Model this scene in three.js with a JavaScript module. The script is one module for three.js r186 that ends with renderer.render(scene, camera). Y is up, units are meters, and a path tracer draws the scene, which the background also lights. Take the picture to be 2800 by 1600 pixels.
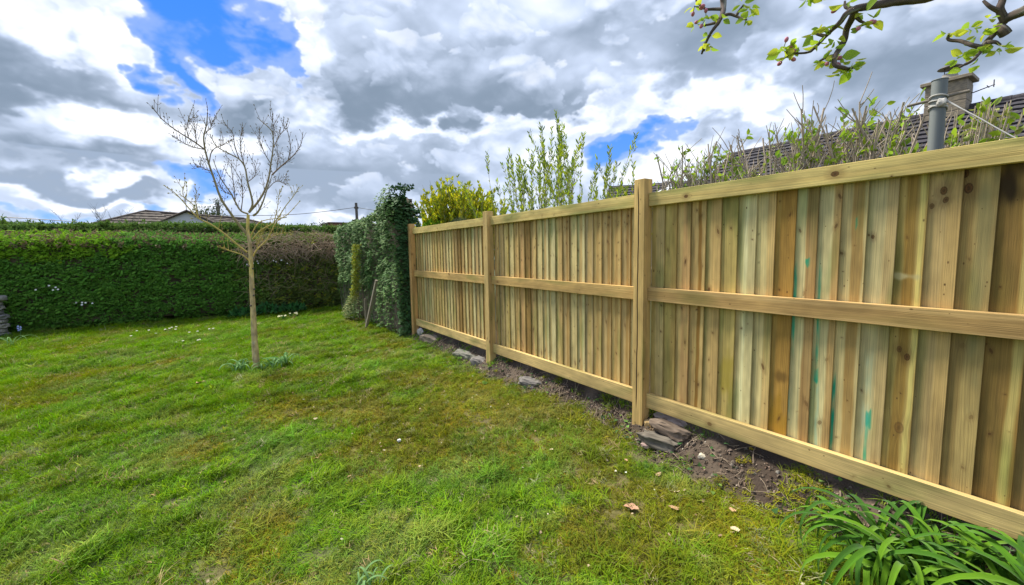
import * as THREE from 'three';
import { mergeGeometries, toCreasedNormals } from 'three/addons/utils/BufferGeometryUtils.js';
import { ImprovedNoise } from 'three/addons/math/ImprovedNoise.js';
import { RoundedBoxGeometry } from 'three/addons/geometries/RoundedBoxGeometry.js';

// ---------------------------------------------------------------- camera, sky, sun, exposure
const rad = THREE.MathUtils.degToRad;
const scene = new THREE.Scene();
const camera = new THREE.PerspectiveCamera(68.85, 1024 / 585, 0.05, 900);
camera.position.set(0, 1.6, 0);
camera.rotation.order = 'YXZ';
camera.rotation.set(rad(-5.54), rad(-33.83), rad(-1.035));
const renderer = new THREE.WebGLRenderer({ antialias: true });
renderer.toneMapping = THREE.LinearToneMapping;
renderer.toneMappingExposure = 1.65;
renderer.shadowMap.enabled = true;
const SKY_GAIN = 1 / 1.35;           // the sky's radiance is written for exposure 1

const SUN_AZ = -13, SUN_EL = 50;      // degrees; azimuth 0 looks along the fence, positive towards it
const sun = new THREE.DirectionalLight(new THREE.Color(1, 0.94, 0.82), 4.3);
sun.position.set(Math.sin(rad(SUN_AZ)) * Math.cos(rad(SUN_EL)), Math.sin(rad(SUN_EL)), -Math.cos(rad(SUN_AZ)) * Math.cos(rad(SUN_EL))).multiplyScalar(40);
sun.castShadow = true;
sun.shadow.radius = 28;               // veiled by cloud: soft
sun.shadow.mapSize.set(2048, 2048);
Object.assign(sun.shadow.camera, { left: -14, right: 14, top: 14, bottom: -14, near: 1, far: 90 });
sun.target.position.set(0, 0, -6);
sun.name = 'sun';
scene.add(sun, sun.target);

// ---------------------------------------------------------------- random numbers and noise
function rng(seed) {
  let a = seed >>> 0;
  return () => { a = (a + 0x6d2b79f5) | 0; let t = Math.imul(a ^ (a >>> 15), 1 | a); t = (t + Math.imul(t ^ (t >>> 7), 61 | t)) ^ t; return ((t ^ (t >>> 14)) >>> 0) / 4294967296; };
}
const perlin = new ImprovedNoise();
const N = (x, y = 0, z = 0) => perlin.noise(x + 37.3, y + 11.7, z + 5.1);
function fbm(x, y, z, o = 4, gain = 0.5) { let s = 0, a = 1, f = 1; for (let i = 0; i < o; i++) { s += a * N(x * f, y * f, z * f + i * 7.3); a *= gain; f *= 2.03; } return s; }
function billow(x, y, z, o) { let s = 0, a = 1, f = 1; for (let i = 0; i < o; i++) { s += a * (Math.abs(N(x * f, y * f, z * f + i * 7.3)) - 0.23); a *= 0.52; f *= 2.07; } return s; }
const clamp = (x, a = 0, b = 1) => Math.min(b, Math.max(a, x));
const ss = (a, b, x) => { const t = clamp((x - a) / (b - a)); return t * t * (3 - 2 * t); };
const mix = (a, b, t) => a + (b - a) * t;
const mix3 = (a, b, t) => [mix(a[0], b[0], t), mix(a[1], b[1], t), mix(a[2], b[2], t)];
const V = (x, y, z) => new THREE.Vector3(x, y, z);

// ---------------------------------------------------------------- the sky: broken cumulus over deep blue
// each entry: azimuth, elevation, half-widths, amount; first how much cloud there is, then how dark its underside is
const COVER = [
  [-0.9, 24.8, 4.4, 3.0, -0.66], [-4.0, 19.4, 2.3, 2.6, -0.62], [1.9, 21.2, 3.0, 1.9, -0.6], [5.8, 23.0, 3.0, 2.0, -0.6], [7.6, 20.8, 2.2, 1.7, -0.5], [-2.9, 16.6, 1.2, 2.2, -0.6], [-5.4, 25.5, 2.6, 2.4, -0.4],
  [9.0, 19.4, 1.3, 1.0, -0.45], [-1.4, 7.6, 3.4, 2.0, -0.8], [50.6, 14.3, 4.2, 1.5, -0.8], [46.4, 12.7, 3.6, 1.6, -0.75], [53, 12.4, 1.6, 1.2, -0.4], [-14.5, 3.0, 4, 0.7, -0.6], [-7.5, 5.0, 2.2, 0.6, -0.6],
  [2.6, 31, 6, 4, -0.5], [2.8, 15.6, 3.2, 1.9, 0.6], [2.6, 19.0, 1.9, 1.3, 0.6], [-9, 19.5, 4.2, 3, 0.5], [-11, 13, 6, 4, 0.5], [0.9, 11.6, 3.5, 1.4, 0.4], [20, 20, 11, 6, 0.5], [40, 24, 22, 7, 0.5], [14, 9.5, 11, 5, 0.5], [34, 8, 9, 6, 0.4], [70, 16, 16, 11, 0.5], [60, 5, 20, 4, 0.4], [-12, 8, 6, 3, 0.4], [15, 3, 20, 3, 0.3],
];
const DARK = [
  [-10.4, 15.2, 4.6, 3.0, 0.85, 1.0], [-15, 13.2, 4, 2.6, 0.75, 0.9], [19.5, 17.3, 8.0, 3.0, 0.85, 1.1], [28, 20.5, 9, 4.0, 0.52], [13.0, 18.2, 3.6, 2.2, 0.5, 1.0], [2.4, 14.5, 3.2, 1.9, 0.85, 0.7], [-11.2, 5.6, 7.0, 1.8, 0.75, 0.8], [-8, 9.8, 4.2, 1.0, 0.5, 0.6], [-13, 9.6, 4.0, 1.0, 0.4, 0.6],
  [9.5, 7.4, 6.5, 3.4, 0.38], [20, 9.6, 9.5, 3.6, 0.36], [31, 8.6, 6.0, 3.0, 0.2], [35.6, 17.6, 7.5, 2.6, 0.7, 0.9], [73.9, 17.2, 5.5, 3.2, 0.6], [80, 15, 5, 2.8, 0.6], [61.5, 24, 8, 3.4, 0.4], [69.4, 11.5, 4.0, 1.6, 0.35], [45.8, 24, 9, 3.5, 0.34], [55, 20.2, 7, 1.8, 0.34], [57, 12.4, 4, 1.0, 0.35],
  [-12.1, 20.2, 3.6, 1.6, -0.75], [-5.6, 20.6, 1.6, 1.8, -0.75], [-5, 13.4, 3.2, 1.2, -0.75], [-9.5, 12.6, 4.4, 0.9, -0.6], [-9.6, 7.7, 2.4, 0.7, -1.0], [-11.5, 4.2, 5.0, 0.6, -0.8], [0.9, 12.0, 4, 1.2, -0.75], [26.8, 15.4, 8, 0.8, -0.7], [43.3, 15.6, 5, 1.2, -0.8], [55.4, 16.4, 5, 1.8, -0.85],
  [63.7, 17.8, 3.0, 2.6, -0.85], [61.5, 14.4, 4, 1.4, -0.8], [53.4, 9.0, 4.5, 1.6, -0.8], [9.8, 25, 1.8, 3.0, -0.6], [15, 14.6, 6, 0.7, -0.55], [-3.4, 5.6, 2.6, 1.4, -0.6], [36, 11.5, 5, 2.0, -0.4], [14, 3.4, 9, 0.8, -0.5],
];
function makeSky(Wd, Hd) {
  const data = new Float32Array(Wd * Hd * 4);
  const bump = (list, az, el) => { let s = 0; for (const b of list) { let da = az - b[0]; if (da > 180) da -= 360; if (da < -180) da += 360; const u = da / b[2], v = (el - b[1]) / (el < b[1] ? b[5] ?? b[3] : b[3]), q = u * u + v * v; if (q < 9) s += b[4] * Math.exp(-q); } return s; };
  for (let r = Hd / 2; r < Hd; r++) {
    const el = ((r + 0.5) / Hd - 0.5) * Math.PI, y = Math.sin(el), ce = Math.cos(el), elD = el * 180 / Math.PI;
      for (let c = 0; c < Wd; c++) {
      const th = ((c + 0.5) / Wd - 0.5) * 2 * Math.PI, x = Math.cos(th) * ce, z = Math.sin(th) * ce;
      const azD = Math.atan2(x, -z) * 180 / Math.PI;
      const px = x * 4.4, py = y * 7.2, pz = z * 4.4;
      const w1 = fbm(px * 1.5 + 9, py * 1.5, pz * 1.5, 3), w2 = fbm(px * 1.5, py * 1.5 + 5, pz * 1.5 + 3, 3);
      const wa = azD + w1 * 3.0, we = elD + w2 * 1.9;
      const seen = Math.exp(-(((azD - 34) / 62) ** 4)) * (1 - ss(27, 40, elD));
      const rag = billow(px * 2.1 + 4, py * 2.1, pz * 2.1, 5), rag2 = billow(px * 2.1, py * 2.1 + 9, pz * 2.1, 5);
      let own = bump(COVER, wa + rag * 3.4, we + rag2 * 2.4), dark = bump(DARK, azD + w1 * 3.0 + rag2 * 5, elD + w2 * 2.2 + rag * 3.6);
      const far = 1 - seen;
      if (far > 0.01) { const big = fbm(x * 2.6 + 20, y * 4.5, z * 2.6, 3); own += far * (big * 0.62 + 0.02); dark += far * 0.9 * N(px * 0.8 + 40, py * 0.8, pz * 0.8); }
      const qx = px + w1 * 0.12, qy = py + w2 * 0.12;
      const det = billow(qx * 1.5, qy * 1.5, pz * 1.5, 6), soft = fbm(qx * 1.3 + 8, qy * 1.3, pz * 1.3, 4, 0.5);
      const cov = 0.70 + own + det * 0.42 + billow(qx * 4.6 + 3, qy * 4.6, pz * 4.6, 4) * 0.22 + soft * 0.10;
      const a = ss(0.40, 0.59, cov), thin = 1 - ss(0.50, 0.62, cov);
      let g = 0.54 + dark * 0.92 - thin * 0.16 + soft * 0.34 - det * 0.24;
      const white = [1.10, 1.11, 1.13], mid = [0.57, 0.665, 0.85], grey = [0.20, 0.265, 0.355];
      const tone = (q) => { const k = 1 / (1 + Math.exp(-(q - 0.50) * 4.0)); return k < 0.5 ? mix3(white, mid, k * 2) : mix3(mid, grey, k * 2 - 1); };
      let cl = tone(g);
      for (let L = 0; L < 2; L++) {                                  // nearer heaps standing before the sheet, bright above and grey below
        const f = L ? 1.5 : 0.85, o = 50 + L * 31, c2 = billow(qx * f + o, qy * f, pz * f, 6), up = billow(qx * f + o, (qy + 0.24 / (1 + L)) * f, pz * f, 3), big = N(qx * 0.9 + o, qy * 0.9, pz * 0.9);
        const on = ss(0.02, 0.085, c2 + big * 0.5 - Math.max(0, dark) * 0.35 + Math.max(0, -dark) * 0.2), lit = clamp(0.5 + (c2 - up) * 1.3, 0, 1);
        cl = mix3(cl, tone(g * 0.66 + 0.52 - lit * 0.74), on * (0.8 - 0.2 * L));
      }
      const h = Math.exp(-Math.max(0, elD) / 11);
      const deep = mix3([0.022, 0.205, 0.86], [0.30, 0.56, 0.95], clamp(h * 0.92 + 0.03));
      const thinVeil = 0.22 * ss(0.05, 0.40, cov);
      const o = (r * Wd + c) * 4;
      for (let k = 0; k < 3; k++) data[o + k] = mix(mix(deep[k], 0.9, thinVeil), cl[k], a) * SKY_GAIN;
      data[o + 3] = 1;
    }
  }
  for (let r = 0; r < Hd / 2; r++) for (let c = 0; c < Wd; c++) { const o = (r * Wd + c) * 4; data[o] = 0.3; data[o + 1] = 0.33; data[o + 2] = 0.3; data[o + 3] = 1; }
  const t = new THREE.DataTexture(data, Wd, Hd, THREE.RGBAFormat, THREE.FloatType);
  t.mapping = THREE.EquirectangularReflectionMapping; t.magFilter = THREE.LinearFilter; t.colorSpace = THREE.LinearSRGBColorSpace; t.needsUpdate = true;
  return t;
}
const sky = makeSky(4096, 2048);
scene.background = sky; scene.environment = sky;

// ---------------------------------------------------------------- helpers
const taken = new Map();
function numbered(name) { const n = taken.get(name) ?? 0; taken.set(name, n + 1); return n ? name + '_' + String(n).padStart(3, '0') : name; }
function tag(o, label, category, group, kind) { o.userData = { label, category }; if (group) o.userData.group = group; if (kind) o.userData.kind = kind; return o; }
function thing(name, label, category, [x, y, z] = [0, 0, 0], group) { const o = new THREE.Group(); o.name = numbered(name); o.position.set(x, y, z); scene.add(o); return tag(o, label, category, group); }
function part(parent, name, geo, m, label) { const o = new THREE.Mesh(geo, m); o.name = name; o.castShadow = o.receiveShadow = true; if (label) o.userData.label = label; parent.add(o); return o; }
function solo(name, label, category, geo, m, pos = [0, 0, 0], group) { const o = new THREE.Mesh(geo, m); o.name = numbered(name); o.castShadow = o.receiveShadow = true; o.position.set(...pos); scene.add(o); return tag(o, label, category, group); }
function structure(name, geo, m) { const o = new THREE.Mesh(geo, m); o.name = numbered(name); o.castShadow = o.receiveShadow = true; o.userData.kind = 'structure'; scene.add(o); return o; }
function mat(rgb, rough = 0.85, extra = {}) { return new THREE.MeshStandardMaterial({ color: new THREE.Color().setRGB(...rgb), roughness: rough, ...extra }); }
function leafMat(rgb, through = 0.4, extra = {}) { return new THREE.MeshPhysicalMaterial({ color: new THREE.Color().setRGB(...rgb), roughness: 1, specularIntensity: 0.3, transmission: through, thickness: 0, side: THREE.DoubleSide, ...extra }); }

class Soup {          // collects triangles with colours; build() makes one geometry
  constructor() { this.p = []; this.n = []; this.c = []; this.u = []; this.i = []; }
  add(geo, m4, col) {
    const g = geo.index ? geo : geo, pa = g.attributes.position, na = g.attributes.normal, base = this.p.length / 3, v = new THREE.Vector3(), nm = new THREE.Matrix3().getNormalMatrix(m4);
    for (let k = 0; k < pa.count; k++) { v.fromBufferAttribute(pa, k).applyMatrix4(m4); this.p.push(v.x, v.y, v.z); v.fromBufferAttribute(na, k).applyMatrix3(nm).normalize(); this.n.push(v.x, v.y, v.z); if (col) this.c.push(col[0], col[1], col[2]); }
    if (g.index) for (let k = 0; k < g.index.count; k++) this.i.push(base + g.index.getX(k)); else for (let k = 0; k < pa.count; k++) this.i.push(base + k);
  }
  build() { const g = new THREE.BufferGeometry(); g.setAttribute('position', new THREE.Float32BufferAttribute(this.p, 3)); g.setAttribute('normal', new THREE.Float32BufferAttribute(this.n, 3)); if (this.c.length) g.setAttribute('color', new THREE.Float32BufferAttribute(this.c, 3)); g.setIndex(this.i); return g; }
}
// a tapered tube through points; uv: round, metres along
function tube(pts, r0, r1, radial = 6, steps, cap = true) {
  const curve = pts.length > 2 || steps ? new THREE.CatmullRomCurve3(pts, false, 'centripetal') : null;
  const P = curve ? curve.getPoints(steps ?? (pts.length - 1) * 3) : pts, n = P.length;
  const pos = [], nor = [], uv = [], idx = []; let T = V(0, 0, 0), U = V(0, 0, 0), W = V(0, 0, 0), len = 0;
  for (let k = 0; k < n; k++) {
    T.copy(P[Math.min(n - 1, k + 1)]).sub(P[Math.max(0, k - 1)]).normalize();
    if (k === 0) U.set(Math.abs(T.y) > 0.9 ? 1 : 0, Math.abs(T.y) > 0.9 ? 0 : 1, 0);
    U.addScaledVector(T, -U.dot(T)).normalize(); W.crossVectors(T, U);
    if (k) len += P[k].distanceTo(P[k - 1]);
    const rr = typeof r0 === 'function' ? r0(k / (n - 1)) : mix(r0, r1, k / (n - 1));
    for (let j = 0; j <= radial; j++) { const a = j / radial * Math.PI * 2, ca = Math.cos(a), sa = Math.sin(a); const nx = U.x * ca + W.x * sa, ny = U.y * ca + W.y * sa, nz = U.z * ca + W.z * sa; pos.push(P[k].x + nx * rr, P[k].y + ny * rr, P[k].z + nz * rr); nor.push(nx, ny, nz); uv.push(j / radial, len); }
  }
  for (let k = 0; k < n - 1; k++) for (let j = 0; j < radial; j++) { const a = k * (radial + 1) + j, b = a + radial + 1; idx.push(a, a + 1, b, b, a + 1, b + 1); }
  if (cap) for (const [k, s] of [[0, -1], [n - 1, 1]]) { const ci = pos.length / 3; T.copy(P[Math.min(n - 1, k + 1)]).sub(P[Math.max(0, k - 1)]).normalize().multiplyScalar(s); pos.push(P[k].x, P[k].y, P[k].z); nor.push(T.x, T.y, T.z); uv.push(0.5, 0); for (let j = 0; j < radial; j++) { const a = k * (radial + 1) + j; s > 0 ? idx.push(a, a + 1, ci) : idx.push(a + 1, a, ci); } }
  const g = new THREE.BufferGeometry(); g.setAttribute('position', new THREE.Float32BufferAttribute(pos, 3)); g.setAttribute('normal', new THREE.Float32BufferAttribute(nor, 3)); g.setAttribute('uv', new THREE.Float32BufferAttribute(uv, 2)); g.setIndex(idx); return g;
}
// a leaf blade lying along +y from its stalk, folded along the midrib, facing +z; outline = [[height 0-1, half width]...]
function leafShape(len, outline, fold = 0.2, droop = 0.2) {
  const pos = [], idx = [];
  outline.forEach(([t, w]) => { const y = t * len, z = -droop * len * t * t; pos.push(-w * len, y, z + fold * w * len, 0, y, z, w * len, y, z + fold * w * len); });
  for (let k = 0; k < outline.length - 1; k++) { const a = k * 3; idx.push(a, a + 1, a + 3, a + 1, a + 4, a + 3, a + 1, a + 2, a + 4, a + 2, a + 5, a + 4); }
  const g = new THREE.BufferGeometry(); g.setAttribute('position', new THREE.Float32BufferAttribute(pos, 3)); g.setIndex(idx); g.computeVertexNormals(); return g;
}
const M4 = new THREE.Matrix4(), Q = new THREE.Quaternion(), EU = new THREE.Euler(), SC = V(1, 1, 1), PO = V(0, 0, 0);
function place(x, y, z, rx, ry, rz, s, order = 'YXZ') { EU.set(rx, ry, rz, order); Q.setFromEuler(EU); PO.set(x, y, z); typeof s === 'number' ? SC.set(s, s, s) : SC.set(...s); return new THREE.Matrix4().compose(PO, Q, SC); }
function towards(x, y, z, dir, roll, s) { Q.setFromUnitVectors(V(0, 1, 0), dir); const q2 = new THREE.Quaternion().setFromAxisAngle(V(0, 1, 0), roll); PO.set(x, y, z); SC.set(s, s, s); return new THREE.Matrix4().compose(PO, Q.clone().multiply(q2), SC); }
function copies(name, geo, m, list, parent) {
  const o = new THREE.InstancedMesh(geo, m, list.length); o.name = name;
  const c = new THREE.Color();
  list.forEach(([m4, col], k) => { o.setMatrixAt(k, m4); if (col) o.setColorAt(k, c.setRGB(...col)); });
  o.castShadow = o.receiveShadow = true; o.userData.kind = 'stuff'; (parent ?? scene).add(o); return o;
}
function dataTex(w, h, fn, srgb = true, repeat) {
  const d = new Uint8Array(w * h * 4);
  for (let y = 0; y < h; y++) for (let x = 0; x < w; x++) { const c = fn((x + 0.5) / w, (y + 0.5) / h, x, y), o = (y * w + x) * 4; d[o] = clamp(c[0] * 255, 0, 255); d[o + 1] = clamp(c[1] * 255, 0, 255); d[o + 2] = clamp(c[2] * 255, 0, 255); d[o + 3] = 255; }
  const t = new THREE.DataTexture(d, w, h); t.magFilter = THREE.LinearFilter; t.minFilter = THREE.LinearFilter; if (srgb) t.colorSpace = THREE.SRGBColorSpace; t.wrapS = t.wrapT = repeat ? THREE.RepeatWrapping : THREE.ClampToEdgeWrapping; t.needsUpdate = true; return t;
}
// ---------------------------------------------------------------- ground
const FX = 2.9;                                  // the fence's rails stand at this x
function soilEdge(z) { return 2.83 + 0.09 * N(z * 1.3, 2.2) + 0.08 * N(z * 4.1, 9.2) - 0.20 * ss(-3.0, -1.7, z) - 0.12 * ss(-5.6, -4.8, z) * (1 - ss(-4.4, -3.6, z)); }
function groundY(x, z) {
  const flat = 0.018 * N(x * 0.55, z * 0.55, 3) + 0.012 * N(x * 1.7, z * 1.7, 8);
  const e = soilEdge(z), bank = ss(e - 0.05, 3.05, x) * (0.20 + 0.03 * N(z * 0.7, 4.4)), rough = ss(e - 0.1, e + 0.1, x) * (0.030 * N(x * 6, z * 6, 1) + 0.016 * N(x * 17, z * 17, 2));
  const end = 1 - ss(-8.4, -7.6, -z) * 0;                                    // the bank runs on past the fence
  return flat + (bank + rough) * end * (1 - 0.85 * ss(7.9, 8.6, -z));
}
// how mossy (yellow, short) the turf is
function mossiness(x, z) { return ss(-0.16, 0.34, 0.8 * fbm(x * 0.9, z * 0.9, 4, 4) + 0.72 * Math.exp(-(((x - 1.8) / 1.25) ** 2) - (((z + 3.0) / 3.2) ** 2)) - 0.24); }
function barePatch(x, z) { return ss(0.30, 0.52, fbm(x * 1.4 + 8, z * 1.4, 2.5, 3)) * ss(1.2, 2.6, x) + 0.8 * ss(0.46, 0.62, fbm(x * 2.2 + 3, z * 2.2, 7.5, 3)); }
{
  const x0 = -7, x1 = 4.4, z0 = -17, z1 = 2.2, dx = 0.06, nx = Math.round((x1 - x0) / dx), nz = Math.round((z1 - z0) / dx), pos = [], uv = [], col = [], idx = [];
  for (let j = 0; j <= nz; j++) for (let i = 0; i <= nx; i++) {
    const x = x0 + i * dx, z = z0 + j * dx; pos.push(x, groundY(x, z), z); uv.push(x, z);
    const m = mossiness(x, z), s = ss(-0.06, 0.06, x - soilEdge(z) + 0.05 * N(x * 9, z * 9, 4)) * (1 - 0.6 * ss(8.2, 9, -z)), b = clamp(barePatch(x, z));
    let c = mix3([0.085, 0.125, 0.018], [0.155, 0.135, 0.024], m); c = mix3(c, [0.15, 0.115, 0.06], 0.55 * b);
    const g = 0.8 + 0.5 * N(x * 13, z * 13, 1) + 0.3 * N(x * 31, z * 31, 2); c = c.map((q) => q * g);
    c = mix3(c, mix3([0.050, 0.033, 0.021], [0.110, 0.080, 0.055], ss(-0.1, 0.35, fbm(x * 3.1, z * 3.1, 6, 4))).map((q) => q * (0.75 + 0.5 * Math.abs(N(x * 24, z * 24, 3)))), s);
    col.push(...c);
  }
  for (let j = 0; j < nz; j++) for (let i = 0; i < nx; i++) { const a = j * (nx + 1) + i, b = a + nx + 1; idx.push(a, b, a + 1, b, b + 1, a + 1); }
  const g = new THREE.BufferGeometry(); g.setAttribute('position', new THREE.Float32BufferAttribute(pos, 3)); g.setAttribute('uv', new THREE.Float32BufferAttribute(uv, 2)); g.setAttribute('color', new THREE.Float32BufferAttribute(col, 3)); g.setIndex(idx); g.computeVertexNormals();
  const earthBump = dataTex(512, 512, (u, v) => { const k = 0.5 + 0.35 * fbm(u * 40, v * 40, 1, 4); return [k, k, k]; }, false, true);
  structure('lawn', g, new THREE.MeshStandardMaterial({ vertexColors: true, roughness: 0.95, bumpMap: earthBump, bumpScale: 0.012 }));
  const far = new THREE.PlaneGeometry(900, 900, 1, 1).rotateX(-Math.PI / 2).translate(0, -0.06, 0);
  structure('ground', far, mat([0.055, 0.075, 0.028], 1));
}
// ---------------------------------------------------------------- timber
const hex = (h) => [(h >> 16 & 255) / 255, (h >> 8 & 255) / 255, (h & 255) / 255];
const wood = (h) => { const c = hex(h); return [c[0] * 1.035, c[1] * 1.03, c[2] * 0.915]; };
// o: size of the piece in metres (across, along), sap and heart colours, where the heartwood lies across the piece, knots, dye runs
function timber(px, py, o) {
  const seed = o.seed, R = rng(seed * 977 + 13), knots = o.knots ?? [];
  const extra = o.randomKnots ?? 3; for (let k = 0; k < extra; k++) knots.push([0.08 + 0.84 * R(), R(), 0.003 + 0.011 * R() * R(), 0.25 + 0.7 * R(), 0.35 + 0.9 * R(), (R() - 0.5) * 0.9]);
  const specks = []; for (let k = 0; k < (o.specks ?? 7); k++) specks.push([R(), R(), 0.0012 + 0.0042 * R() * R(), 0.35 + 0.5 * R()]);
  const freq = 55 + 50 * R(), arch = R() * 0.9, ac = 0.3 + 0.4 * R(), av = R(), h0 = o.heart?.[0] ?? -1, h1 = o.heart?.[1] ?? -1;
  const bands = [R() * 40, R() * 40];
  const even = [0.80, 0.67, 0.44], tint = (c) => mix3(c, even, 0.12); o.sap = tint(o.sap); if (o.heartColor) o.heartColor = tint(o.heartColor);
  return dataTex(px, py, (u, v) => {
    const X = u * o.size[0], Y = v * o.size[1];
    let bend = 0, kn = 0, ring = 0;
    for (const k of knots) { const dy0 = Y - k[1] * o.size[1], dx = X - k[0] * o.size[0] + (k[5] ?? 0) * dy0, dy = dy0 * (k[4] ?? 0.62), d = Math.hypot(dx, dy), r = k[2]; if (d < r * 7) bend += (dx > 0 ? 1 : -1) * r * 0.8 * Math.exp(-((d / (r * 2.2)) ** 2)); const core = 1 - ss(r * 0.75, r * 1.1, d + 0.0016 * N(X * 300, Y * 300, seed)); if (core > kn) { kn = core * k[3]; ring = Math.sin(d / r * 9 + 2 * N(X * 200, Y * 200, seed)); } kn = Math.max(kn, 0.30 * k[3] * (1 - ss(r, r * 3.2, d + 0.004 * N(X * 90, Y * 40, seed + 2)))); }
    const wob = 0.006 * N(X * 4, Y * 1.1, seed) + 0.0025 * N(X * 14, Y * 4, seed + 3), w = X + wob + bend;
    const cath = arch * Math.max(0, 0.05 - Math.abs(X - ac * o.size[0])) * Math.sin((Y - av * o.size[1]) * 1.7) * 3;
    const ph = w + cath * 0.25 + 0.006 * N(X * 9, Y * 0.5, seed + 40), g1 = clamp(0.5 + 0.9 * N(ph * freq * 2.2, Y * 0.25, seed + 17) + 0.25 * Math.sin(ph * freq * 4 + 4 * N(ph * 40, Y * 0.3, seed)) * N(ph * 30, Y * 0.8, seed + 8)), fine = N(X * 900, Y * 9, seed), fine2 = N(X * 330, Y * 4, seed + 1);
    const um = u + 0.10 * N(Y * 1.3, X * 4, seed + 5) + 0.05 * N(Y * 5, X * 20, seed + 7);
    const heart = h1 > h0 ? ss(h0 - 0.05, h0 + 0.07, um) * (1 - ss(h1 - 0.07, h1 + 0.05, um)) : 0;
    let c = mix3(o.sap, o.heartColor ?? o.sap, heart * (0.8 + 0.2 * N(Y * 2, X * 30, seed + 2)));
    if (o.stripe) for (const s of o.stripe) c = mix3(c, s[3], s[2] * (1 - ss(0.3, 1, Math.abs(um - s[0]) / s[1])));
    const blot = fbm(X * 9, Y * 2.1, seed + 9, 3), mott = N(X * 40, Y * 12, seed + 4);
    let k = 1 + 0.085 * (g1 - 0.5) * 2 + 0.05 * fine + 0.06 * fine2 + 0.15 * blot + 0.06 * mott + 0.018 * Math.sin(Y * 900 + bands[0]) * N(Y * 6, bands[1], 1);
    c = c.map((q) => q * k);
    c = mix3(c, [c[0] * 0.80, c[1] * 0.86, c[2] * 0.80], ss(0.1, 0.6, N(X * 11 + 5, Y * 1.7, seed + 12)));      // patches of preservative
    if (o.stains) for (const s of o.stains) { const q = 1 - ss(0.25, 1, Math.hypot((u - s[0]) / s[2], (v - s[1]) / s[3]) + 0.5 * N(X * 30, Y * 9, seed + 21)); c = mix3(c, s[4], q * s[5]); }
    c = mix3(c, mix3([0.36, 0.23, 0.12], [0.22, 0.14, 0.08], 0.5 + 0.5 * ring), kn * 0.75);
    for (const s of specks) { const d = Math.hypot(X - s[0] * o.size[0], (Y - s[1] * o.size[1]) * 0.55); c = mix3(c, [0.30, 0.215, 0.125], s[3] * (1 - ss(s[2] * 0.5, s[2] * 1.2, d))); }
    if (o.dye) for (const s of o.dye) { const q = Math.abs(u - s[0] - 0.03 * N(Y * 7, s[0] * 9, seed) - (s[5] ?? 0) * (v - s[1])) / s[3], al = ss(s[1], mix(s[1], s[2], 0.25), v + 0.02 * N(u * 8, 3, seed)) * (1 - ss(mix(s[1], s[2], 0.8), s[2], v + 0.02 * N(u * 9, 1, seed))), t = (1 - ss(0.35, 1, q)) * al * clamp(0.62 + 0.9 * N(X * 60, Y * 8, seed + 31)); c = mix3(c, s[6] ?? [0.10, 0.60, 0.47], t * s[4]); }
    if (o.crack) { const cx = o.crack[0] + 0.06 * N(Y * 2.2, 3, seed) + 0.02 * N(Y * 9, 5, seed), open = ss(o.crack[1], o.crack[1] + 0.06, v) * (1 - ss(o.crack[2] - 0.04, o.crack[2], v)); c = mix3(c, [0.20, 0.14, 0.085], open * (1 - ss(0.014, 0.035, Math.abs(u - cx)))); }
    return c;
  });
}
const sawnBump = dataTex(256, 1024, (u, v) => { const k = 0.5 + 0.3 * N(u * 60, v * 9, 2) + 0.25 * N(u * 140, v * 30, 5); return [k, k, k]; }, false, true);
function timberMat(px, py, o) { return new THREE.MeshPhysicalMaterial({ map: timber(px, py, o), roughness: 0.85, specularIntensity: 0.45, bumpMap: sawnBump, bumpScale: 0.0012 }); }
const SAP = wood(0xbfa97b), PALE = wood(0xbfb594), TAN = wood(0xb3966a), OLIVE = wood(0xa69460), OCHRE = wood(0x9a7c46), BROWN = wood(0x967649), DARKB = wood(0x7c6239), PINK = wood(0xb08b66), GREY = wood(0xa39277);

// a feather-edged board: width 1 along z (thick edge at -z half behind its neighbour), height 1, thin edge proud of the next board
function boardGeo() {
  const p = [[0.006, 0, -0.5], [0.021, 0, -0.5], [-0.0105, 0, 0.5], [0.0005, 0, 0.5]];             // [x at back face, ...]: rail side of thick edge, far side, rail side of thin edge, far side
  const bottom = p.map((q) => [q[0], 0, q[2]]), top = p.map((q) => [q[0], 1, q[2]]), pos = [], uv = [];
  const quad = (A, B, C, D, ua, ub, va = 0, vb = 1) => { pos.push(...A, ...B, ...C, ...A, ...C, ...D); uv.push(ua, va, ub, va, ub, vb, ua, va, ub, vb, ua, vb); };
  quad(bottom[0], bottom[2], top[2], top[0], 0, 1);           // rail side, seen from the garden
  quad(bottom[3], bottom[1], top[1], top[3], 1, 0);           // far side
  quad(bottom[2], bottom[3], top[3], top[2], 0.96, 1);        // thin edge
  quad(bottom[1], bottom[0], top[0], top[1], 0.0, 0.05);      // thick edge
  quad(top[0], top[2], top[3], top[1], 0, 1, 0.98, 1);
  quad(bottom[1], bottom[3], bottom[2], bottom[0], 0, 1, 0, 0.02);
  const g = new THREE.BufferGeometry(); g.setAttribute('position', new THREE.Float32BufferAttribute(pos, 3)); g.setAttribute('uv', new THREE.Float32BufferAttribute(uv, 2)); g.computeVertexNormals(); return g;
}
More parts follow.
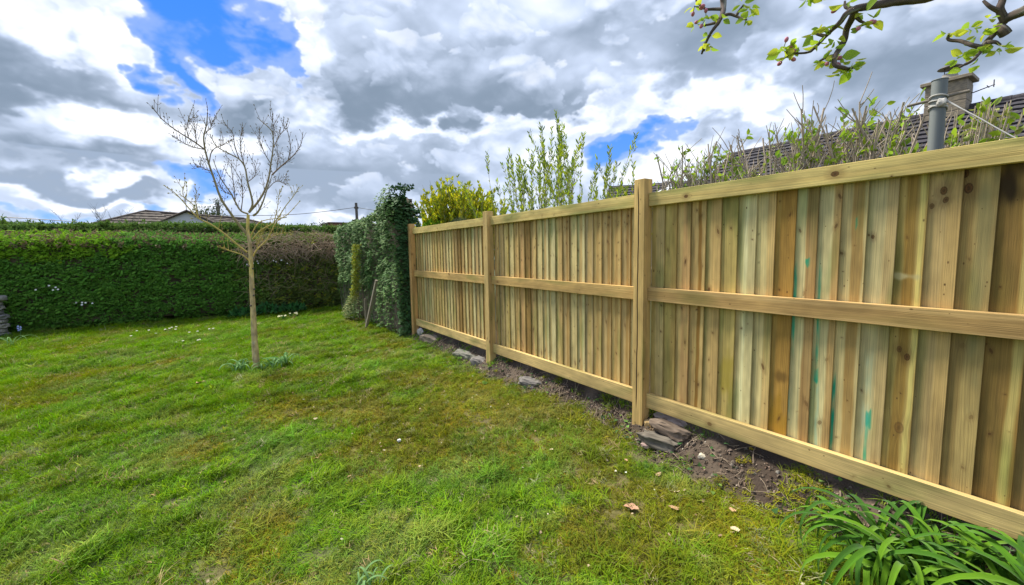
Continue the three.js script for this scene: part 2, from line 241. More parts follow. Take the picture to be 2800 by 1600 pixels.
// a squared timber with eased edges; uv across and along its own faces
function beamGeo(sx, sy, sz, along) {
  const g = new RoundedBoxGeometry(sx, sy, sz, 2, 0.0035), p = g.attributes.position, n = g.attributes.normal, uv = [];
  for (let k = 0; k < p.count; k++) {
    const x = p.getX(k) / sx + 0.5, y = p.getY(k) / sy + 0.5, z = p.getZ(k) / sz + 0.5, ax = Math.abs(n.getX(k)), ay = Math.abs(n.getY(k)), az = Math.abs(n.getZ(k));
    if (along === 'y') uv.push(ax > az ? z * 0.5 : 0.5 + x * 0.5, y); else uv.push(ay > ax ? 0.05 + x * 0.15 : 0.2 + 0.8 * y, z);
  }
  g.setAttribute('uv', new THREE.Float32BufferAttribute(uv, 2)); return g;
}
{
  const fence = thing('timber_fence', 'new pale timber close-boarded fence with three rails and square posts', 'fence', [FX, 0, -4.2]);
  const lx = (x) => x - FX, lz = (z) => z + 4.2, board = boardGeo();
  // posts
  const posts = [[-7.62, 2.13, 51, 0xb58d64, null], [-4.86, 2.12, 52, 0xbfa478, null], [-2.36, 2.165, 53, 0xc2a373, [0.2, 0.22, 0.99]], [0.36, 2.13, 54, 0xcbb080, null]];
  for (const [z, top, seed, c, crack] of posts) {
    const m = timberMat(256, 1024, { seed, size: [0.2, 2.1], sap: wood(c), heart: [0.55, 0.8], heartColor: mix3(wood(c), PINK, 0.45), randomKnots: 7, specks: 16, crack });
    const b = part(fence, 'post', beamGeo(0.1, top + 0.35, 0.105, 'y'), m); b.position.set(lx(2.9), (top - 0.35) / 2, lz(z)); b.rotation.y = 0.012 * (seed - 52);
    if (z === -7.62) b.userData.label = 'slightly redder end post beside the ivy';
  }
  // rails: bay by bay, between the posts
  const bays = [[-7.57, -4.915], [-4.805, -2.415], [-2.305, 0.31]];
  const rails = [['top_rail', 1.946, 2.052, 0xc3b07c], ['middle_rail', 1.168, 1.279, 0xb8986a], ['bottom_rail', 0.252, 0.377, 0xc2a97e]];
  bays.forEach(([a, b], k) => rails.forEach(([name, y0, y1, c], j) => {
    const redder = k === 2 && j === 1, m = timberMat(128, 1024, { seed: 60 + k * 3 + j, size: [0.11, b - a], sap: redder ? wood(0xb99870) : wood(c), heart: redder ? [0.3, 0.8] : j === 2 ? [0.15, 0.3] : [0.4, 0.62], heartColor: redder ? wood(0xa08058) : mix3(wood(c), BROWN, 0.25), specks: k === 1 && j === 0 ? 34 : 9, randomKnots: 2, knots: k === 2 && j === 0 ? [[0.5, 0.13, 0.011, 1], [0.62, 0.49, 0.014, 1.1]] : k === 2 && j === 2 ? [[0.5, 0.22, 0.012, 0.7]] : [] });
    const g = beamGeo(0.042, y1 - y0, b - a, 'z'), o = part(fence, name, g, m); o.position.set(lx(FX + 0.021), (y0 + y1) / 2, lz((a + b) / 2)); o.rotation.x = 0.0022 * Math.sin(k * 5 + j * 3);
  }));
  // boards
  const stock = [];
  const looks = [[SAP, TAN, [0.5, 1.2]], [TAN, BROWN, [-0.2, 0.3]], [PALE, TAN, [0.3, 0.7]], [mix3(TAN, SAP, 0.5), PINK, [0.2, 0.5]], [SAP, OLIVE, [0.6, 1.2]], [mix3(TAN, GREY, 0.4), BROWN, [0.6, 0.9]], [PALE, SAP, [0.1, 0.4]], [TAN, PINK, [0.3, 0.8]], [mix3(SAP, PALE, 0.5), BROWN, [-0.2, 0.18]], [GREY, TAN, [0.3, 0.9]], [BROWN, DARKB, [0.4, 1.2]], [mix3(SAP, TAN, 0.6), mix3(TAN, BROWN, 0.5), [0.4, 0.75]]];
  looks.forEach(([sap, heartColor, heart], k) => stock.push(timberMat(96, 768, { seed: 100 + k, size: [0.125, 1.78], sap, heartColor, heart, randomKnots: 11, specks: 10 })));
  const near = [
    { sap: mix3(SAP, GREY, 0.35), heartColor: OLIVE, heart: [-0.2, 0.35] }, { sap: OLIVE, heartColor: mix3(OLIVE, BROWN, 0.4), heart: [0.6, 1.1] }, { sap: mix3(TAN, SAP, 0.4), heartColor: PINK, heart: [0.45, 1.2] },
    { sap: mix3(TAN, SAP, 0.3), heartColor: TAN, heart: [0, 0.5], stripe: [[0.68, 0.16, 0.85, wood(0x7c5a2c)]] }, { sap: mix3(SAP, TAN, 0.5), heartColor: TAN, heart: [0.5, 1.2] }, { sap: mix3(OLIVE, SAP, 0.4), heartColor: OLIVE, heart: [0.3, 1.2], stains: [[0.6, 0.24, 0.7, 0.12, wood(0x9b8a3c), 0.7]] },
    { sap: PALE, heartColor: mix3(PALE, TAN, 0.6), heart: [-0.3, 0.28], stripe: [[0.5, 0.14, 0.6, wood(0xd7d2b4)]] }, { sap: mix3(PALE, SAP, 0.4), heartColor: TAN, heart: [0.62, 1.2] }, { sap: OCHRE, heartColor: wood(0x957038), heart: [0.3, 1.2], stains: [[0.5, 0.1, 0.8, 0.14, wood(0xa07a2c), 0.7], [0.6, 0.28, 0.6, 0.03, wood(0x5e4626), 0.6]] },
    { sap: PALE, heartColor: wood(0x94704a), heart: [0.55, 1.2], dye: [[0.16, 0.34, 0.72, 0.10, 0.85, 0.05], [0.64, 0.68, 0.72, 0.13, 0.95], [0.1, 0.12, 0.26, 0.07, 0.45, 0, [0.55, 0.76, 0.68]]] }, { sap: PALE, heartColor: wood(0x9d7c54), heart: [0.7, 1.2], dye: [[0.3, 0.32, 0.74, 0.09, 0.7, -0.12], [0.42, 0.02, 0.30, 0.12, 0.45, 0, [0.50, 0.74, 0.68]], [0.3, 0.28, 0.34, 0.14, 0.9]] },
    { sap: mix3(PALE, TAN, 0.35), heartColor: BROWN, heart: [0.48, 0.92], dye: [[0.66, 0.80, 0.845, 0.06, 0.95], [0.14, 0.02, 0.34, 0.09, 0.9, 0.02]] }, { sap: mix3(PALE, GREY, 0.35), heartColor: mix3(TAN, GREY, 0.5), heart: [0.65, 1.2], dye: [[0.46, 0.04, 0.22, 0.08, 0.8, 0.2], [0.5, 0.17, 0.23, 0.14, 0.95], [0.4, 0.1, 0.45, 0.2, 0.35, 0, [0.62, 0.80, 0.74]]] },
    { sap: mix3(OLIVE, BROWN, 0.35), heartColor: wood(0x80632f), heart: [0.35, 0.72], stripe: [[0.88, 0.12, 0.85, wood(0xc3b478)]], stains: [[0.4, 0.66, 0.9, 0.014, wood(0xb0a58a), 0.8]], knots: [[0.72, 0.42, 0.013, 1], [0.45, 0.44, 0.012, 0.8], [0.62, 0.2, 0.022, 0.6]] }, { sap: mix3(TAN, GREY, 0.45), heartColor: TAN, heart: [0.6, 1.2], knots: [[0.5, 0.9, 0.014, 1], [0.2, 0.86, 0.010, 0.8]] },
    { sap: wood(0x9c8860), heartColor: wood(0x7d6844), heart: [-0.2, 0.45], stains: [[0.75, 0.7, 0.3, 0.4, wood(0x7f7a5e), 0.5]], knots: [[0.22, 0.9, 0.017, 1.1], [0.1, 0.94, 0.014, 1.1]] }, { sap: wood(0x7e6236), heartColor: DARKB, heart: [-0.2, 0.66], stripe: [[0.84, 0.17, 0.9, wood(0xb8a671)]], stains: [[0.3, 0.9, 0.4, 0.08, wood(0x33271a), 0.9]] }, { sap: wood(0x94794f), heartColor: wood(0x75603e), heart: [0.1, 0.5], knots: [[0.2, 0.68, 0.012, 1], [0.2, 0.55, 0.010, 1]] },
    { sap: TAN, heartColor: BROWN, heart: [0.4, 0.9] }, { sap: mix3(SAP, TAN, 0.6), heartColor: OLIVE, heart: [0.1, 0.5] },
  ].map((o, k) => timberMat(128, 1024, { seed: 200 + k, size: [0.125, 1.78], randomKnots: o.knots ? 4 : 7, specks: 9, ...o }));
  const R = rng(7), y0 = 0.262, y1 = 2.036;
  bays.forEach(([a, b], k) => {
    const n = Math.round((b - a) / (k === 0 ? 0.108 : 0.1165)), cuts = [a + 0.004];
    for (let i = 1; i < n; i++) cuts.push(a + (b - a) * i / n + 0.010 * (R() - 0.5)); cuts.push(b - 0.004);
    for (let i = 0; i < n; i++) {
      const m = k === 2 ? near[i % near.length] : stock[(i * 5 + k * 3 + Math.floor(R() * 4)) % stock.length], w = cuts[i + 1] - cuts[i] + 0.012;
      const o = part(fence, 'board', board, m); o.position.set(lx(FX + 0.053), y0 + 0.004 * (R() - 0.5), lz((cuts[i] + cuts[i + 1]) / 2 - 0.004)); o.scale.set(1, y1 - y0 + 0.006 * (R() - 0.5), w); o.rotation.x = 0.004 * (R() - 0.5);
      
    }
  });
}
// ---------------------------------------------------------------- hedges, ivy and what grows at the far end
// a sprig: a few leaves round a point, each a folded blade
function sprigGeo(seed, count, len, outline, spread, fold = 0.25, droop = 0.15) {
  const R = rng(seed), s = new Soup(), leaf = leafShape(len, outline, fold, droop);
  for (let k = 0; k < count; k++) { const a = R() * 6.283, t = 0.25 + 1.1 * R(); s.add(leaf, place((R() - 0.5) * spread, (R() - 0.5) * spread, (R() - 0.5) * spread, t, a, (R() - 0.5), 0.7 + 0.6 * R())); }
  return s.build();
}
const OVAL = [[0, 0.03], [0.25, 0.2], [0.55, 0.26], [0.82, 0.16], [1, 0.01]];
const IVYLEAF = [[0, 0.05], [0.08, 0.38], [0.3, 0.5], [0.5, 0.3], [0.75, 0.2], [1, 0.01]];
const hedgeSprigs = [1, 2, 3].map((k) => sprigGeo(k, 7, 0.058, OVAL, 0.075));
const hedgeLeaf = leafMat([1, 1, 1], 0.3);
function vary(R, c, v = 0.35, hue = 0.12) { const k = 1 - v / 2 + v * R(); return [c[0] * k * (1 + hue * (R() - 0.5) * 2), c[1] * k, c[2] * k * (1 + hue * (R() - 0.5))]; }

// a clipped hedge running along x. face(x, y) bulges it towards the garden; leaves cover face and top, a twiggy inside fills it
function hedge(o) {
  const h = thing(o.name, o.label, 'hedge', [0, 0, o.z]), R = rng(o.seed);
  const core = []; { // the dense inside: a lumpy block, a hand's breadth within the leaves
    const nx = 60, pr = [[0, 0.02], [0, 0.9], [-0.05, 1]], g = new THREE.BoxGeometry(o.x1 - o.x0 - 0.2, o.top - 0.26, o.depth - 0.25, 50, 10, 4), p = g.attributes.position;
    g.translate((o.x0 + o.x1) / 2, (o.top - 0.26) / 2 + 0.14, -o.depth / 2 - 0.02);
    for (let k = 0; k < p.count; k++) { const x = p.getX(k), y = p.getY(k), z = p.getZ(k); p.setZ(k, z + 0.05 * N(x * 2, y * 2, z)); p.setY(k, y + (y > 1 ? (o.slope ?? 0) * (-z) + 0.06 * N(x * 1.5, z * 2) : 0)); }
    g.computeVertexNormals(); part(h, 'inner_core', g, mat([0.105, 0.085, 0.05], 1));
  }
  const lists = [[], [], []];
  const put = (x, y, z, ny, nz, c) => { const t = Math.atan2(nz, ny); lists[Math.floor(R() * 3)].push([place(x, y, z, t + (R() - 0.5) * 0.9, (R() - 0.5) * 1.0, R() * 6.28, 0.75 + 0.6 * R()), c]); };
  const area = (o.x1 - o.x0) * o.top;
  for (let k = 0; k < area * o.density; k++) {
    const x = mix(o.x0, o.x1, R()), y = 0.04 + (o.top - 0.04) * R(), lump = fbm(x * 1.6, y * 2.2, o.seed, 3);
    if (o.gaps && R() < o.gaps(x, y)) continue;
    const skirt = -0.16 * (1 - ss(0, 0.35, y)), z = 0.10 * lump + skirt - 0.07 * R() + 0.03 * N(x * 9, y * 9) - 0.10 * ss(o.top - 0.25, o.top, y);
    put(x, y + (o.topline ? o.topline(x) * y / o.top : 0), z, 0.35, 0.9, vary(R, o.color(x, y, lump)));
  }
  const topN = (o.x1 - o.x0) * o.depth * o.density * 0.8;
  for (let k = 0; k < topN; k++) {
    const x = mix(o.x0, o.x1, R()), d = R() * o.depth, y = o.top + (o.slope ?? 0) * d + 0.07 * fbm(x * 1.7, d * 2, o.seed + 4, 3) - 0.06 * R() + (o.topline ? o.topline(x) : 0) - 0.12 * (1 - ss(0, 0.16, d));
    put(x, y, -d, 1, 0.15, vary(R, o.topColor(x, d, R)));
  }
  // stray shoots the shears missed, leafy to the tip
  const shoots = []; for (let k = 0; k < (o.x1 - o.x0) * 5; k++) { const x = mix(o.x0, o.x1, R()), d = R() * o.depth * 0.8, y = o.top + (o.slope ?? 0) * d - 0.05, hh = 0.06 + 0.16 * R() * R(), lx = (R() - 0.5) * 0.08, lz = (R() - 0.4) * 0.08; shoots.push(tube([V(x, y, -d), V(x + lx, y + hh, -d + lz)], 0.003, 0.0015, 4, undefined, false)); for (let j = 1; j <= 4; j++) put(x + lx * j / 4, y + hh * j / 4, -d + lz * j / 4, 1, 0.2, vary(R, o.color(x, o.top))); }
  part(h, 'stray_shoots', mergeGeometries(shoots), mat([0.14, 0.11, 0.06], 0.9)).userData.kind = 'stuff';
  lists.forEach((l, k) => copies('foliage', hedgeSprigs[k], hedgeLeaf, l, h));
  return h;
}
// leaf colour of the front hedge: green, a browner hawthorn stretch on the right with yellow leaves among it, and one clump of golden new growth
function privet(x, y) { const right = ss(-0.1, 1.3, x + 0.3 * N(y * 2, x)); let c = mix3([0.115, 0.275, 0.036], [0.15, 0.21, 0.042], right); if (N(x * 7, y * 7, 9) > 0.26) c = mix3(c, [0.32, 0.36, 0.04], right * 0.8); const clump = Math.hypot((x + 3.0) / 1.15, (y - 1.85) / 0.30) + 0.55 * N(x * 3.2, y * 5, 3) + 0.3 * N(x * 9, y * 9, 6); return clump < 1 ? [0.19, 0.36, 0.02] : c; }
hedge({ name: 'clipped_hedge', label: 'tall dark green clipped hedge closing the far end of the lawn', seed: 11, z: -13.55, x0: -6.4, x1: 3.1, top: 2.0, depth: 1.7, slope: 0.15, density: 560,
  gaps: (x, y) => 0.55 * ss(0.12, 0.42, N(x * 2.3, y * 2.6, 3)) + 0.45 * ss(0.2, 1.6, x) * (0.5 + N(x * 3, y * 3, 5)) + 0.5 * ss(0.6, 1.4, x) * ss(1.6, 1.9, y),
  topline: (x) => 0.06 * N(x * 0.5, 7) + 0.02,
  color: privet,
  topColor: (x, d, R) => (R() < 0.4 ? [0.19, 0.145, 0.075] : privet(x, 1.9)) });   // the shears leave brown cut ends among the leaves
hedge({ name: 'clipped_hedge', label: 'second darker hedge showing as a band above and behind the far hedge', seed: 12, z: -17.0, x0: -8.5, x1: 5.2, top: 2.60, depth: 1.2, slope: 0.06, density: 330, topline: (x) => 0.10 * N(x * 0.35, 4) + 0.10 * ss(-6, -1, x) - 0.06,
  color: () => [0.115, 0.205, 0.036], topColor: () => [0.115, 0.205, 0.036] });

// bare sprigs standing out of the hedges
function brush(R, x, y, z, h, lean, list, r = 0.006, forks = 3) {
  const a = R() * 6.28, top = V(x + Math.cos(a) * lean * h, y + h, z + Math.sin(a) * lean * h), mid = V(x, y, z).lerp(top, 0.5).add(V((R() - 0.5) * 0.08 * h, 0, (R() - 0.5) * 0.08 * h));
  list.push(tube([V(x, y, z), mid, top], r, r * 0.35, 4, 4, false));
  for (let k = 0; k < forks; k++) { const t = 0.3 + 0.6 * R(), s = V(x, y, z).lerp(top, t), b = R() * 6.28; list.push(tube([s, s.clone().add(V(Math.cos(b) * 0.2 * h, 0.18 * h + 0.15 * h * R(), Math.sin(b) * 0.2 * h))], r * 0.6, r * 0.25, 4, undefined, false)); }
}
{
  const R = rng(31), list = [];
  for (let k = 0; k < 46; k++) brush(R, -6.6 + 4.4 * R(), 2.45, -17.5 - 0.6 * R(), 0.16 + 0.16 * R(), 0.2, list, 0.007, 2);
  for (let k = 0; k < 16; k++) brush(R, -3.9 + 1.6 * R(), 2.5, -18.2, 0.35 + 0.35 * R(), 0.5, list, 0.006, 5);
  const o = thing('leafless_shrub', 'thin leafless twigs sticking up above the rear hedge under the pale wire', 'shrub', [-4, 0, -17.6]);
  part(o, 'twigs', mergeGeometries(list).translate(4, 0, 17.6), mat([0.16, 0.15, 0.13], 0.9)).userData.kind = 'stuff';
}
// the dead, matted growth on the hedge's right shoulder
{
  const R = rng(32), list = [], dead = thing('dead_creeper', 'tangle of dead brown creeper stems over the hedge right of the young tree', 'creeper', [1.6, 0, -13.5]);
  for (let k = 0; k < 620; k++) {
    const x = -1.25 + 2.5 * Math.pow(R(), 0.85), keep = ss(-1.3, -0.4, x), y = 1.58 + (0.66 * R()) * (0.45 + 0.55 * keep), z = 0.20 * R() - (y > 2.0 ? 1.1 * R() : 0), p = [V(x, y, z)]; let d = V(R() - 0.5, (R() - 0.62) * 0.7, R() * 0.35 - 0.14).normalize();
    for (let j = 0; j < 3; j++) { d.add(V((R() - 0.5) * 1.1, (R() - 0.6) * 0.9, (R() - 0.5) * 0.4)).normalize(); p.push(p[j].clone().addScaledVector(d, 0.07 + 0.09 * R())); }
    list.push(tube(p, 0.004 + 0.005 * R(), 0.002, 4, 6, false));
  }
  for (let k = 0; k < 120; k++) { const x = -1.2 + 2.4 * R(), y = 0.5 + 1.1 * R(), p = [V(x, y, 0.06)]; let d = V(R() - 0.5, R() - 0.3, 0.1).normalize(); for (let j = 0; j < 3; j++) { d.add(V((R() - 0.5), (R() - 0.5), (R() - 0.5) * 0.3)).normalize(); p.push(p[j].clone().addScaledVector(d, 0.12)); } list.push(tube(p, 0.004, 0.002, 4, 6, false)); }
  part(dead, 'stems', mergeGeometries(list), mat([0.32, 0.235, 0.16], 0.95)).userData.kind = 'stuff';
}
// ivy over an old fence, in line with the new one
{
  const ivy = thing('ivy_wall', 'old fence smothered in dark glossy ivy beyond the end post', 'ivy', [2.78, 0, -10.4]), R = rng(41);
  const top = (z) => 2.40 + 0.26 * ss(1.7, 2.35, z) * (1 - ss(2.62, 2.74, z)) + 0.10 * ss(0.2, 1.6, z) + 0.16 * N(z * 1.4, 3) + 0.08 * N(z * 4.2, 8) - 0.10 * ss(-1.6, -2.4, z);
  const under = new THREE.BoxGeometry(0.3, 2.2, 4.9, 2, 10, 30), p = under.attributes.position; under.translate(0.17, 1.16, -0.05);
  for (let k = 0; k < p.count; k++) { const z = p.getZ(k), y = p.getY(k); if (y > 2) p.setY(k, top(z) - 0.18); p.setX(k, p.getX(k) + 0.03 * N(z * 3, y * 3)); }
  under.computeVertexNormals(); part(ivy, 'old_boards', under, mat([0.16, 0.13, 0.095], 1));
  const leaf = leafShape(0.060, IVYLEAF, 0.22, 0.22), list = [], yl = [], lite = [];
  const m = new THREE.MeshPhysicalMaterial({ color: 0xffffff, roughness: 0.7, specularIntensity: 0.4, side: THREE.DoubleSide });
  for (let k = 0; k < 12500; k++) {
    const z = -2.5 + 5.12 * R(), T = top(z), y = 0.05 + (T - 0.05) * Math.pow(R(), 0.85), sparse = 1 - 0.55 * (1 - ss(0.25, 1.0, y + 0.4 * N(z * 2, 6)));
    if (R() > sparse) continue;
    const l = fbm(z * 3.1, y * 3.1, 5, 2), x = 0.0 - 0.10 * l - 0.13 * N(z * 0.9, y * 1.1, 7) - 0.11 * R() - 0.06 * ss(T - 0.5, T, y) + (z > 1.7 ? -0.10 * ss(1.5, 2.3, y) : 0);
    const c = vary(R, mix3([0.060, 0.140, 0.034], [0.095, 0.180, 0.034], R()), 0.6);
    list.push([place(x, y, z, Math.PI - 0.35 - 0.9 * R(), -0.95 + (R() - 0.5) * 2.2, (R() - 0.5) * 1.6, 0.6 + 0.8 * R() * R(), 'YXZ'), c]);
  }
  for (let k = 0; k < 1700; k++) { const z = -2.5 + 5.12 * R(), x = 0.36 * R() - 0.06, y = top(z) - 0.04 + 0.05 * R(); const c = vary(R, R() < 0.5 * ss(1.6, 0.9, z) ? [0.15, 0.19, 0.02] : [0.045, 0.105, 0.036], 0.5); list.push([place(x, y, z, (R() - 0.2) * 1.2, R() * 6.28, 0, 0.55 + 0.5 * R()), c]); }
  // the bushy head on the old post, with two shoots
  for (let k = 0; k < 1100; k++) { const a = R() * 6.28, e = Math.acos(2 * R() - 1), r = 0.80 + 0.25 * R(), x = 0.08 + Math.cos(a) * Math.sin(e) * 0.26 * r, y = 2.44 + Math.cos(e) * 0.25 * r, z = 2.24 + Math.sin(a) * Math.sin(e) * 0.40 * r; list.push([place(x, y, z, Math.PI - 0.3 - 0.9 * R(), R() * 6.28, (R() - 0.5), 0.8 + 0.6 * R()), vary(R, [0.048, 0.108, 0.034], 0.6)]); }
  for (const [z, h] of [[2.0, 0.28], [2.08, 0.16], [2.52, 0.14], [2.42, 0.08]]) for (let k = 0; k < h * 60; k++) { const t = k / (h * 60); list.push([place(0.02 + 0.05 * (R() - 0.5), 2.60 + h * t, z + 0.05 * (R() - 0.5) - 0.06 * t, Math.PI - 0.5 - R(), R() * 6.28, 0, 1.15 - 0.5 * t), vary(R, [0.034, 0.085, 0.042], 0.5)]); }
  for (let k = 0; k < 1500; k++) { const x = -0.1 + 0.5 * R(), y = 0.05 + 2.4 * R(), z = 2.50 + 0.10 * R() + 0.04 * N(x * 5, y * 3); list.push([place(x, y, z, Math.PI - 0.35 - 0.7 * R(), (R() - 0.5) * 1.3, (R() - 0.5) * 1.2, 0.8 + 0.65 * R()), vary(R, [0.048, 0.112, 0.033], 0.6)]); }
  copies('ivy_leaves', leaf, m, list, ivy);
  const stems = []; for (let k = 0; k < 60; k++) { const z = -2.3 + 4.8 * R(), p = [V(-0.05, 0.02, z)]; let yy = 0.02, zz = z; const n = 4 + Math.floor(4 * R()); for (let j = 0; j < n; j++) { yy += 0.10 + 0.12 * R(); zz += (R() - 0.5) * 0.22; p.push(V(-0.06 - 0.05 * R(), yy, zz)); } stems.push(tube(p, 0.007, 0.003, 5)); }
  part(ivy, 'ivy_stems', mergeGeometries(stems), mat([0.20, 0.165, 0.12], 0.9)).userData.kind = 'stuff';
  const shoot = []; shoot.push(tube([V(0.02, 2.5, 2.05), V(0, 2.75, 1.98), V(0.01, 2.98, 1.95)], 0.005, 0.002, 5)); part(ivy, 'shoot', shoot[0], mat([0.08, 0.07, 0.04]));
  // the broken head of the old post shows through
  const old = thing('broken_post', 'splintered pale top of an old post poking from the ivy behind the end post', 'post', [2.99, 0, -7.92]);
  part(old, 'post', new THREE.BoxGeometry(0.09, 2.42, 0.09).translate(0, 1.21, 0), mat([0.22, 0.15, 0.10], 0.95));
  for (const [x, y, z, h, r] of [[-0.03, 2.50, 0.02, 0.26, 0.1], [0.02, 2.46, 0.035, 0.20, -0.15], [0.03, 2.36, 0.05, 0.20, 0.06]]) { const s = part(old, 'splinter', new RoundedBoxGeometry(0.035, h, 0.022, 1, 0.004), mat([0.50, 0.38, 0.25], 0.9)); s.position.set(x, y, z); s.rotation.set(r, 0, r); }
}
// yellow-variegated evergreen climbing the ivy, and a timber leaning beside it
{
  const e = thing('variegated_euonymus', 'yellow and cream variegated shrub climbing the ivy near the hedge corner', 'shrub', [2.62, 0, -10.6]), R = rng(42), list = [], leaf = leafShape(0.05, OVAL, 0.2, 0.1);
  for (let k = 0; k < 2300; k++) { const h = Math.pow(R(), 1.15), y = 0.06 + 1.75 * h, w = mix(0.75, 0.27, ss(0, 0.42, h)) * (0.9 + 0.3 * N(y * 4, 1)), zc = mix(-0.35, 0.42, ss(0, 0.5, h)), a = R() * 6.28, rr = Math.sqrt(R()); const z = zc + Math.cos(a) * w * rr, x = -0.04 - 0.16 * Math.sqrt(1 - rr * rr) * (0.5 + R() * 0.5) * (1.6 - h); const low = 1 - ss(0.18, 0.4, h + 0.1 * N(z * 6, y * 6)); const pal = R(); const c = mix3(pal < 0.5 ? [0.36, 0.36, 0.03] : [0.24, 0.30, 0.03], pal < 0.55 ? [0.40, 0.42, 0.19] : [0.10, 0.17, 0.06], low); list.push([place(x, y, z, 0.4 + R() * 1.4, -Math.PI / 2 + (R() - 0.5) * 2, R() * 3, 0.8 + 0.6 * R()), vary(R, c, 0.4)]); }
  copies('variegated_leaves', leaf, leafMat([1, 1, 1], 0.25), list, e);
  part(e, 'stem', tube([V(0, 0, 0.05), V(-0.01, 0.6, 0.1), V(0, 1.3, 0.2)], 0.015, 0.006, 6), mat([0.16, 0.12, 0.07]));
  const lean = solo('leaning_timber', 'weathered grey timber leaning diagonally against the ivy', 'timber', new RoundedBoxGeometry(0.05, 1.15, 0.06, 1, 0.006), mat([0.24, 0.20, 0.15], 0.95), [2.52, 0.53, -9.12]); lean.rotation.set(0.42, 0, -0.12);
  solo('weathered_stake', 'short upright weathered stake standing at the foot of the ivy', 'stake', new RoundedBoxGeometry(0.05, 0.62, 0.06, 1, 0.006), mat([0.19, 0.16, 0.11], 0.95), [2.56, 0.29, -9.72]);
}
// low leafy plants along the hedge foot
{
  const R = rng(43), leafA = leafShape(0.12, OVAL, 0.25, 0.35), m = leafMat([1, 1, 1], 0.3), sp = [[0.35, -12.95, 0.20, 'broad-leaved dark green plant under the hedge just right of the trunk'], [0.85, -13.0, 0.26, 'bushy green plant under the hedge, middle of the three at its foot'], [1.45, -13.05, 0.24, 'spreading green plant at the hedge foot nearest the ivy']];
  for (const [x, z, h, label] of sp) { const o = thing('ground_plant', label, 'plant', [x, 0, z], 'leafy plants at the hedge foot'), l = []; for (let k = 0; k < 150; k++) { const a = R() * 6.28, r = 0.36 * Math.sqrt(R()), y = h * (1 - (r / 0.4) ** 2) * (0.4 + 0.6 * R()) + 0.04; l.push([place(Math.cos(a) * r, y, Math.sin(a) * r * 0.7, 0.6 + R() * 0.9, R() * 6.28, 0, 0.6 + 0.7 * R()), vary(R, [0.035, 0.135, 0.030], 0.6)]); } copies('leaves', leafA, m, l, o); part(o, 'stem', tube([V(0, -0.02, 0), V(0.01, h * 0.5, 0), V(0, h * 0.8, 0.01)], 0.008, 0.004, 5), mat([0.06, 0.09, 0.03])); }
}
// end of a dry-stone wall under the hedge, far left
{
  const wall = thing('stone_wall', 'pale grey dry-stone wall end under the hedge at the far left', 'wall', [-4.62, 0, -13.28]), R = rng(44), shapes = [0, 1, 2].map((k) => rock(60 + k, 1, 0.16)), ms = [mat([0.20, 0.19, 0.17], 0.95), mat([0.15, 0.148, 0.14], 0.95), mat([0.25, 0.235, 0.20], 0.95)];
  for (let y = 0.05, row = 0; y < 0.92; y += 0.095, row++) for (let x = -0.7 + (row % 2) * 0.1; x < 0.66 - 0.1 * R(); ) { const w = 0.16 + 0.16 * R(); const s = part(wall, 'stone', shapes[Math.floor(R() * 3)], ms[Math.floor(R() * 3)]); s.position.set(x + w / 2, y, 0.02 * R()); s.scale.set(w * 0.56, 0.056, 0.15); s.rotation.set(0, 0.1 * (R() - 0.5), 0.06 * (R() - 0.5)); x += w; }
}
function rock(seed, r = 1, amp = 0.22, detail = 3) { const g = new THREE.IcosahedronGeometry(r, detail), p = g.attributes.position, v = V(0, 0, 0); for (let k = 0; k < p.count; k++) { v.fromBufferAttribute(p, k); const d = 1 + amp * 1.6 * fbm(v.x * 1.3 + seed, v.y * 1.3, v.z * 1.3, 3); v.x = Math.sign(v.x) * Math.pow(Math.abs(v.x), 0.7); v.z = Math.sign(v.z) * Math.pow(Math.abs(v.z), 0.7); v.y = Math.sign(v.y) * Math.pow(Math.abs(v.y), 0.65); v.multiplyScalar(d); p.setXYZ(k, v.x, v.y, v.z); } g.computeVertexNormals(); return toCreasedNormals(g, 0.5); }
